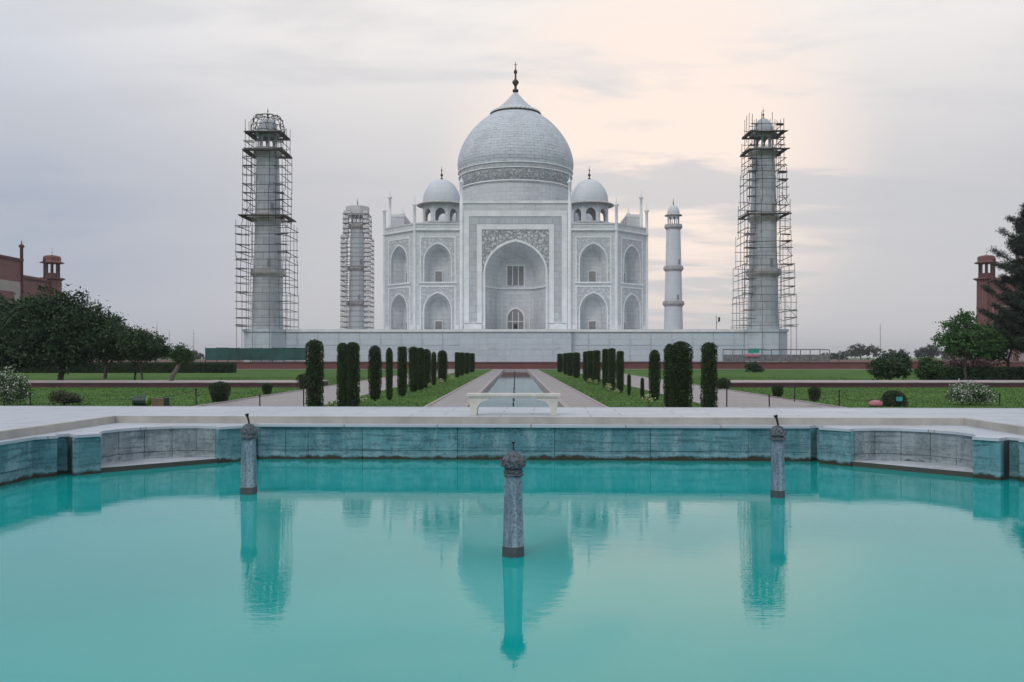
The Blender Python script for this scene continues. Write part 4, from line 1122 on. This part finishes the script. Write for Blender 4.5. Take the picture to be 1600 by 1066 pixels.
# clipped topiary
def clipped(name, label, loc, prof_, mat, n_, leaf, seed, group=None, cat='topiary', stem=0.0):
    rg = np.random.default_rng(seed)
    t = thing(name, label, cat, loc, 0, group)
    core = [(max(r * .9 - .025, .01), z) for r, z in prof_]
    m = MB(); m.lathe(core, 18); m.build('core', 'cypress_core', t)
    if stem: m = MB(); m.tube((0, 0, -.05), (0, 0, prof_[0][1] + .1), stem, stem * .8, 7); m.build('trunk', 'bark', t)
    P = np.array(prof_); seg = np.hypot(np.diff(P[:, 0]), np.diff(P[:, 1])) * (P[1:, 0] + P[:-1, 0] + .02); cs = np.r_[0, np.cumsum(seg)] / seg.sum()
    u = rg.random(n_); r = np.interp(u, cs, P[:, 0]); z = np.interp(u, cs, P[:, 1]); a = rg.uniform(0, 2 * PI, n_)
    ph_ = rg.uniform(0, 6, 4)
    r = r * (1 + .04 * np.sin(a * 2 + z * 3.1 + ph_[0]) + .03 * np.sin(a * 5 - z * 7 + ph_[1]) + .03 * np.sin(a * 3 + z * 13 + ph_[2])) + rg.normal(0, .014, n_) + np.where(rg.random(n_) < .06, rg.uniform(0, .06, n_), 0)
    p = np.stack([r * np.cos(a), r * np.sin(a), z + rg.normal(0, .012, n_)], 1)
    v, f = leaf_cloud(p, 0, leaf, .8, .25, rg); place('foliage', np_mesh('foliage', v, f, mat), t)
    return t
def ball(w, h_, flat=.75, k=10):
    return [(w * (.62 + .38 * math.sin(min(1, i / k * 1.5) * PI / 2)) * (1 if i / k < flat else math.sqrt(max(0, 1 - ((i / k - flat) / (1 - flat)) ** 2)) * .999 + .001), h_ * i / k) for i in range(k + 1)]
def dome_(w, h_, k=10): return [(w * max(.01, math.cos(i / k * PI / 2)) ** .7, h_ * math.sin(i / k * PI / 2)) for i in range(k + 1)]
clipped('topiary', 'flat-topped tub-shaped topiary at the walk edge, largest of its kind', (-13.85, 40.8, 0), ball(.47, .95, .85), 'leaf_cypress', 2600, .035, 51)
clipped('topiary', 'narrow tub-shaped topiary just before the raised walk', (-14.2, 49.8, 0), ball(.27, .62, .9), 'leaf_cypress', 1500, .035, 52)
clipped('topiary', 'rounded topiary block at the end of the raised walk, mosque side', (-13.9, 58, 0), ball(.62, 1.05, .7), 'leaf_cypress', 2200, .045, 53)
clipped('topiary', 'small square topiary by the walk, between fence post and hanging sign', (13.9, 46.2, 0), ball(.29, .62, .9), 'leaf_cypress', 1500, .035, 54)
clipped('topiary', 'upright rounded topiary on a short stem by the paved walk edge', (12.9, 37.6, .22), ball(.24, .62, .7), 'leaf_cypress', 1600, .03, 55, stem=.03)
clipped('topiary', 'rounded topiary block at the end of the raised walk, conifer side', (13.6, 57, 0), ball(.42, .72, .7), 'leaf_cypress', 1800, .045, 56)
clipped('topiary', 'low dome-shaped topiary with small teal plate', (16.2, 37.3, 0), dome_(.52, .66), 'leaf_cypress', 2400, .035, 57)
pl_ = MB(); pl_.box(-.13, .13, -.012, .012, -.09, .09); tag(pl_.build('plate', 'teal_sign', None, (16.2, 36.76, .34)), 'small teal plate fixed before the dome-shaped topiary', 'plate')
pk = MB(); pk.lathe([(.02, 0), (.26, .02), (.31, .10), (.28, .2), (.16, .27), (.02, .29)], 16, jit=.06); pk.xf(Matrix.Diagonal((1, .7, 1, 1))); tag(pk.build('pink_sack', 'pink', None, (15.3, 37.0, 0)), 'pink rounded sack lying beside the dome-shaped topiary', 'sack')

# ---- cypress rows
LC = 6.1
def cyp_prof(h_, r, top):
    out = []
    for t in [i / 10 * (1 - top) for i in range(10)] + [1 - top * (1 - math.sin(i / 6 * PI / 2)) for i in range(7)]:
        w = r * (.80 + .20 * math.sin(min(1, t * 1.8) * PI / 2)) * (1 - .10 * t)
        cut = 1 - top
        if t > cut + 1e-6: w *= math.sqrt(max(0, 1 - ((t - cut) / top) ** 2)) * .98 + .02
        out.append((w, .05 + (h_ - .05) * t))
    out[0] = (out[0][0] * .7, out[0][1]); return out
protos = []
GC = 'clipped cypress rows beside the canal'
LBL = 'dark clipped columnar cypress in the row on the mosque side of the canal'
LBR = 'dark clipped columnar cypress in the row on the conifer side of the canal'
def cyp(x, y, h_, w, kind, label=LBL, base=0.0):
    global protos
    if kind not in protos_d:
        prof_ = cyp_prof(2.6, .27, {'round': .13, 'flat': .03, 'soft': .07}[kind])
        t = clipped('cypress', label, (x, y, 0), prof_, 'leaf_cypress', 5200, .034, 60 + len(protos_d), GC, 'cypress', stem=.05)
        protos_d[kind] = t
    else:
        t = copy_tree(protos_d[kind])
        t['label'] = label
    t.location = (x, y, base); t.scale = (w / .54, w / .54, h_ / 2.6)
    t.rotation_euler = (0, 0, random.uniform(0, 6))
protos_d = {}
for y, h_, w, kd in ((26.7, 2.62, .53, 'soft'), (30.8, 2.60, .40, 'soft'), (32.9, 2.66, .52, 'soft'), (42.5, 2.56, .34, 'round'), (46.5, 2.66, .52, 'flat'),
                     (52.4, 2.72, .60, 'soft'), (55.8, 2.70, .60, 'soft'), (59.4, 2.66, .62, 'round'), (65.3, 2.50, .40, 'round'), (73.3, 2.68, .84, 'round'),
                     (90.7, 2.62, .55, 'flat'), (99.5, 2.65, .75, 'flat'), (109, 2.66, .72, 'flat'), (121, 2.66, .85, 'flat')):
    cyp(-LC + random.uniform(-.06, .06), y, h_, w, kd)
for y, h_, w, kd in ((27.3, 2.55, .50, 'soft'), (32.0, 2.68, .84, 'round'), (34.4, 2.62, .46, 'round'), (51.0, 2.46, .46, 'flat'),
                     (55.3, 2.66, .50, 'flat'), (59.2, 2.66, .46, 'flat'), (66.0, 2.62, .62, 'flat'), (70.5, 2.62, .62, 'flat'), (75.5, 2.6, .66, 'flat'),
                     (88.0, 2.58, .80, 'flat'), (97.0, 2.6, .80, 'flat'), (106, 2.6, .78, 'flat'), (120, 2.6, .8, 'flat')):
    cyp(LC + random.uniform(-.06, .06), y, h_, w, kd, LBR)
cyp(-LC, 37.8, 2.36, .56, 'round', 'clipped cypress raised on a bare trunk, on the mosque side of the canal', .24)
cyp(LC, 38.2, 2.22, .50, 'round', 'clipped cypress raised on a bare trunk, on the conifer side of the canal', .20)
cyp(LC + .1, 42.6, 1.05, .19, 'round', 'thin young cypress, paler gap beside the trunk-raised cypress', .05)
cyp(LC, 46.8, 1.15, .21, 'round', 'thin young cypress next to the full flat-topped cypress', .05)
# little plants at the cypress feet
pr = None
for x, y in ((-5.75, 58.5), (-5.7, 66.8), (-5.65, 77.5), (5.75, 62.5), (5.7, 53.5), (5.75, 49.2), (5.8, 68.0), (6.6, 36.8), (-6.6, 36.9), (-6.7, 31.9), (5.6, 36.8)):
    if pr is None:
        pr = bush('flower_plant', 'small pale flowering plant at the foot of the cypress rows', (x, y, 0), [((0, 0, .22), (.14, .14, .2))], 'leaf_lemon', 14, 24, .05, .03, 71, 'plant', 'flower plants under the cypresses', .015)
    else:
        c_ = copy_tree(pr); c_.location = (x, y, 0); c_.rotation_euler = (0, 0, x + y)
        s_ = random.uniform(.8, 1.5); c_.scale = (s_, s_, s_)
# grass tufts on the near lawns
rg = np.random.default_rng(99)
n_ = 60000
gx = rg.uniform(-34, 34, n_); gy = 33 + 60 * rg.random(n_) ** 1.6
ax = np.abs(gx)
keep = ((ax > 3.95) & (ax < 8.2)) | (ax > 13.7)
keep &= ~((ax > 13.9) & (gy > 60.7) & (gy < 66.3))
gx, gy = gx[keep], gy[keep]; n_ = len(gx)
hh = rg.uniform(.03, .09, n_); a = rg.uniform(0, PI, n_); w_ = rg.uniform(.015, .04, n_)
dx, dy = np.cos(a) * w_, np.sin(a) * w_
v = np.stack([np.stack([gx - dx, gy - dy, np.zeros(n_)], 1), np.stack([gx + dx, gy + dy, np.zeros(n_)], 1),
              np.stack([gx + rg.normal(0, .02, n_), gy + rg.normal(0, .02, n_), hh], 1)], 1).reshape(-1, 3)
o = place('grass', np_mesh('grass', v, np.arange(n_ * 3).reshape(-1, 3), 'grass')); struct(o, 'short green grass on the garden lawns', 'stuff'); o['category'] = 'grass'

# far trees beyond the terrace
FG = 'far trees beyond the terrace'
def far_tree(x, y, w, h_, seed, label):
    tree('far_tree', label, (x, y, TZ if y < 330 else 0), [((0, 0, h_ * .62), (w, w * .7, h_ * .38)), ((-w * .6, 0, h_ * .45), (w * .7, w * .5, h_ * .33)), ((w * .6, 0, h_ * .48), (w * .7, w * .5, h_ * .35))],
         'leaf_far_hazed', 110, 34, h_ * .06, .42, .3, h_ * .3, seed=seed, lo=.3, group=FG)
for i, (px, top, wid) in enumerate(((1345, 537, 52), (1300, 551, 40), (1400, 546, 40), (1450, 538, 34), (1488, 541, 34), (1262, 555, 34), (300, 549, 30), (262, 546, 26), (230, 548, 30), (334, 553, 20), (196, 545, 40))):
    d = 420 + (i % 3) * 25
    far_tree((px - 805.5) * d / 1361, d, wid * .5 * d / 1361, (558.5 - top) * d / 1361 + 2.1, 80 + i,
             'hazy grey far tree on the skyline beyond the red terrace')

# ================================================================== SMALL THINGS
# bench
bn = thing('bench', 'cream stone bench with bracket-shaped legs standing on the tank terrace', 'bench', (-.03, 15.75, DZ + .002), PR)
m = MB(); m.box(-.84, .84, -.20, .20, .338, .385); m.box(-.80, .80, -.18, .18, .312, .337); m.build('seat', 'bench_stone', bn)
for s in (-1, 1):
    poly = [(.80, .311), (.765, .0), (.665, .0)]
    for k in range(9):
        a = k / 8 * PI / 2; poly.append((.655 - .21 * (1 - math.cos(a)), .09 + .185 * math.sin(a)))
    poly += [(.43, .311)]
    m = MB(); nn = len(poly)
    vs = [(s * x, -.17, z) for x, z in poly] + [(s * x, .17, z) for x, z in poly]
    m.add(vs, [tuple(range(nn)), tuple(range(2 * nn - 1, nn - 1, -1))] + [(i, (i + 1) % nn, nn + (i + 1) % nn, nn + i) for i in range(nn)])
    m.build('leg', 'bench_stone', bn)

# fountain pillars in the tank
def pool_pt(x, y):
    c, s = math.cos(PR), math.sin(PR); return (PC.x + x * c - y * s, PC.y + x * s + y * c)
def pillar(lx, ly, label, kind):
    x, y = pool_pt(lx, ly)
    t = thing('fountain_pillar', label, 'fountain', (x, y, WZ), PR, 'fountain pillars in the tank')
    n8 = 8 if kind != 'square' else 4
    k_ = 1.0 if kind == 'carved' else 1.02
    ph = PI / n8
    H = .70 if kind == 'carved' else .74
    r0, r1 = (.098, .082) if kind == 'carved' else ((.112, .100) if kind == 'square' else (.084, .079))
    m = MB(); m.lathe([(r0 * 1.05, -.3), (r0 * 1.05, .085), (r0, .095), (r1, H)], n8, phase=ph, smooth=False); m.build('shaft', 'pillar_stone', t)
    if kind == 'carved':
        prof_ = catmull([(.078, H), (.090, H + .015), (.080, H + .03), (.088, H + .05), (.072, H + .065), (.098, H + .085), (.108, H + .12), (.095, H + .155), (.065, H + .185), (.05, H + .20), (.030, H + .215), (.012, H + .225)], 3)
        m = MB(); m.lathe(prof_, 24, jit=.16, smooth=False)
        for k in range(10):        # lotus petals
            a = 2 * PI * k / 10
            p = Vector((.09 * math.cos(a), .09 * math.sin(a), H + .09)); q = Vector((.112 * math.cos(a), .112 * math.sin(a), H + .15))
            m.tube(p, q, .022, .008, 5)
        m.build('carved_head', 'pillar_knob', t)
        m = MB(); m.tube((0, 0, H + .2), (.002, 0, H + .29), .007, .006, 6); m.lathe([(.006, H + .285), (.017, H + .297), (.02, H + .302)], 8, caps=False); m.build('nozzle', 'finial_metal', t)
    else:
        w = .106
        prof_ = [(r1, H - .03), (w, H - .02), (w, H), (r1, H + .012), (r1 * 1.0, H + .03), (w * 1.02, H + .04), (w * .98, H + .065), (.09, H + .08), (.085, H + .10), (.07, H + .13), (.03, H + .155), (.02, H + .16)]
        m = MB(); m.lathe(prof_, 16, jit=.14, smooth=False)
        for k in range(9):
            a = 2 * PI * k / 9
            m.tube((.085 * math.cos(a), .085 * math.sin(a), H + .045), (.104 * math.cos(a), .104 * math.sin(a), H + .085), .02, .007, 5)
            m.tube((.05 * math.cos(a), .05 * math.sin(a), H + .10), (.06 * math.cos(a), .06 * math.sin(a), H + .14), .017, .005, 5)
        m.build('carved_head', 'pillar_knob', t)
        dx = -.03 if kind == 'square' else -.03
        m = MB(); m.tube((.01, 0, H + .15), (dx * .5, 0, H + .25), .012, .014, 8); m.tube((dx * .5, 0, H + .25), (dx * .9, 0, H + .285), .016, .028, 8); m.build('nozzle', 'post_black', t)
pillar(0, 0, 'blue grey fountain pillar with crusted carved head in the middle of the tank', 'carved')
pillar(-3.545, 3.35, 'square grey fountain pillar with ringed cap and bent spout in the tank', 'square')
pillar(3.175, 3.35, 'round-shouldered grey fountain pillar with straight black spout in the tank', 'round')

# nozzles down the canal
GN = 'fountain nozzles along the canal'
nz = None
for i in range(12):
    y = 38 + i * 9.0
    if nz is None:
        nz = thing('canal_nozzle', 'small dark fountain nozzle standing in the reflecting canal', 'fountain', (-.1, y, -.22), 0, GN)
        m = MB(); m.lathe([(.06, 0), (.06, .08), (.03, .10), (.025, .26), (.045, .30), (.01, .34)], 8); m.build('spout', 'post_black', nz)
    else: c_ = copy_tree(nz); c_.location = (-.1, y, -.22)

# green hoarding on the terrace
hd = thing('hoarding', 'dark green sheet hoarding on the terrace below the caged tower', 'hoarding', (-46.9, 157.2, TZ))
sm = {}
for i in range(9):
    x = -9.1 + i * 2.02
    m = MB(); zt = 2.55 + random.uniform(-.06, .06); m.box(x + .01, x + 2.01, -.03 - random.uniform(0, .05), .03, .35, zt); m.build('sheet', 'hoarding' if i not in (0, 1) else 'hoarding', hd)
for i in range(10):
    x = -9.1 + i * 2.02
    m = MB(); m.box(x - .05, x + .05, .06, .16, 0, 2.7); m.build('post', 'post_black', hd)

# barrier fence on the terrace
bf = thing('barrier_fence', 'grey metal barrier fence along the terrace beside the bare domed tower', 'fence', (49.5, 157.4, TZ))
for i in range(13):
    x = -12 + i * 1.75
    bar(bf, 'post', (x, 0, 0), (x, 0, 2.3 if i < 11 else 2.1), .13, 'scaffold_grey')
for i in range(11):
    x = -12 + i * 1.75
    bar(bf, 'rail', (x, 0, 2.25), (x + 1.75, 0, 2.25 + random.uniform(-.06, .06)), .14, 'scaffold_dark')
    m = MB(); m.box(x + .1, x + 1.65, -.02, .02, .15, 1.35); m.build('mesh_panel', 'scaffold_grey', bf)
m = MB(); m.box(-1.0, 1.0, -.03, .03, -.55, .25); tag(m.build('banner', 'banner_green', None, (43.0, 157.2, TZ + 2.2)), 'bright green cloth banner hung on the barrier fence', 'banner')
m = MB(); m.box(-1.3, 1.3, -.03, .03, -.2, .2); tag(m.build('banner', 'pink', None, (42.6, 157.15, TZ + 1.2)), 'small red cloth strip below the green banner', 'banner')

# chain posts
GP = 'black posts beside the walks'
pp = None
def post(x, y, h_, label, r=.028):
    t = thing('chain_post', label, 'post', (x, y, 0), 0, GP)
    m = MB(); m.tube((0, 0, -.05), (0, 0, h_), r, r, 8); m.build('shaft', 'post_black', t)
    m = MB(); m.lathe([(r * 1.1, h_ - .02), (r * 1.7, h_ + .01), (r * 1.3, h_ + .05), (.004, h_ + .065)], 8); m.build('knob', 'post_black', t)
LW = 'thin black post on the lawn beside the wide paved walk'
LT = 'short black post standing on the wide paved walk'
posts = [(-10.95, 37.3, .45, LT), (-9.05, 37.2, .85, 'tall thin black post on the walk close to the cypress row, mosque side'), (-13.75, 37.5, .72, LW),
         (8.95, 36.9, 1.05, 'tall thin black post on the walk close to the cypress row, conifer side'), (10.75, 36.9, .48, LT), (13.2, 41.2, .7, LW), (13.75, 37.0, .66, LW),
         (20.9, 37.6, .5, 'black post beside the flowering shrub on the lawn near the conifer'), (-20.95, 37.6, .55, 'black post between the tall white-flowered shrub and the brown shrub'), (-19.2, 80, .8, LW), (-13.9, 56.5, .95, LW)]
for p_ in posts: post(*p_)
def chain(p, q, label):
    m = MB(); p, q = Vector(p), Vector(q); last = p
    for i in range(1, 11):
        t = i / 10; c_ = p.lerp(q, t); c_.z -= .14 * math.sin(t * PI); m.tube(last, c_, .010, .010, 5); last = c_
    tag(m.build('chain', 'post_black'), label, 'chain')
chain((-13.75, 37.5, .68), (-17.6, 38.2, .25), 'drooping dark rope from the lawn post to the bins')
chain((13.75, 37.0, .45), (10.75, 36.9, .45), 'drooping black chain across the paved walk to the lawn post')
chain((13.75, 37.0, .45), (15.6, 37.4, .32), 'drooping black chain from lawn post to the pink sack')

# bins
b1 = thing('litter_bin', 'dark green barrel bin with lime lid end lying by the drooping rope', 'bin', (-16.05, 37.4, 0))
m = MB(); m.lathe([(.20, -.33), (.225, -.28), (.225, .26)], 20, smooth=False); m.xf(T(0, 0, .225) @ Matrix.Rotation(PI / 2, 4, 'Y')); m.build('barrel', 'bin_green', b1)
m = MB(); m.lathe([(.235, .26), (.235, .32), (.18, .36)], 20, smooth=False); m.xf(T(0, 0, .225) @ Matrix.Rotation(PI / 2, 4, 'Y')); m.build('lid', 'lime', b1)
b2 = thing('crate', 'orange brown crate with dark end beside the dark green bin', 'crate', (-15.25, 37.4, 0))
m = MB(); m.box(-.30, .22, -.2, .2, .02, .34); m.build('body', 'bin_orange', b2)
m = MB(); m.box(.221, .30, -.21, .21, .0, .36); m.build('end_board', 'bin_green', b2)

# masts
for x, y, top, lb in ((-175, 425, 505, 'tall thin far mast, tallest of the group beyond the dark trees'), (-171, 430, 516, 'thin far mast next to the tallest one beyond the dark trees'),
                      (-157, 425, 515, 'lone thin far mast behind the small leaning tree'), (178, 425, 505, 'thin far mast beyond the terrace near the fresh green tree')):
    t = thing('mast', lb, 'mast', (x, y, 0)); H = (558.5 - top) * y / 1361 + 2.1
    m = MB(); m.tube((0, 0, 0), (0, 0, H), .16, .09, 6); m.build('pole', 'mast', t)
    m = MB(); m.box(-.5, .5, -.06, .06, H * .86, H * .86 + .14); m.build('cross_arm', 'mast', t)
# light mast on the plinth by the tower
t = thing('lamp_mast', 'thin lamp post on the plinth edge beside the bare domed tower', 'lamp', (37.6, CY - 47.0, PLZ))
m = MB(); m.tube((0, 0, 0), (0, 0, 2.6), .05, .05, 6); m.build('pole', 'post_black', t)
m = MB(); m.box(.35, .65, -.15, .15, 1.5, 2.3); m.tube((0, 0, 1.2), (.5, 0, 1.5), .04, .04, 6); m.build('lamp_head', 'post_black', t)

# birds
def bird(loc, rz, label, flying):
    m = MB(); m.lathe([(.01, -.16), (.05, -.10), (.065, 0), (.05, .09), (.035, .13), (.03, .16), (.005, .22)], 8); m.xf(Matrix.Rotation(PI / 2, 4, 'Y'))
    for s in (-1, 1):
        z = .12 if flying else -.01; w = .36 if flying else .09
        m.add([(.07, s * .04, .02), (-.08, s * .04, .02), (-.12, s * w * .6, .02 + z * .6), (-.06, s * w, .02 + z), (.05, s * w * .55, .03 + z * .6)], [(0, 1, 2, 3, 4)])
    m.add([(-.14, .02, 0), (-.14, -.02, 0), (-.3, -.06, -.02), (-.3, .06, -.02)], [(0, 1, 2, 3)])
    o = m.build('bird', 'bird', None, loc, rz); tag(o, label, 'bird')
bird((-33.9, 66, 7.55), 2.6, 'black bird flying just off the largest dark tree', True)
bird((-33.4, 66.0, 6.62), 1.0, 'black bird perched at the outer twigs of the largest dark tree', False)

# ---- air
hz_ = MB(); hz_.box(-FAR - 300, FAR + 300, -FAR - 300, FAR + 300, -1.0, 82.0)
me = bpy.data.meshes.new('haze'); me.from_pydata(hz_.v, [], hz_.f)
mt = bpy.data.materials.new('haze'); mt.use_nodes = True; mt.node_tree.nodes.clear()
ht = NT(mt.node_tree); ho = ht.new('ShaderNodeOutputMaterial'); pv = ht.new('ShaderNodeVolumePrincipled')
ht.set(pv, 'Color', (0.93, 0.95, 1.0, 1)); ht.set(pv, 'Density', 0.00018); ht.l.new(pv.outputs[0], ho.inputs['Volume'])
me.materials.append(mt)
struct(place('haze', me), 'thin pale haze in the air', 'stuff')
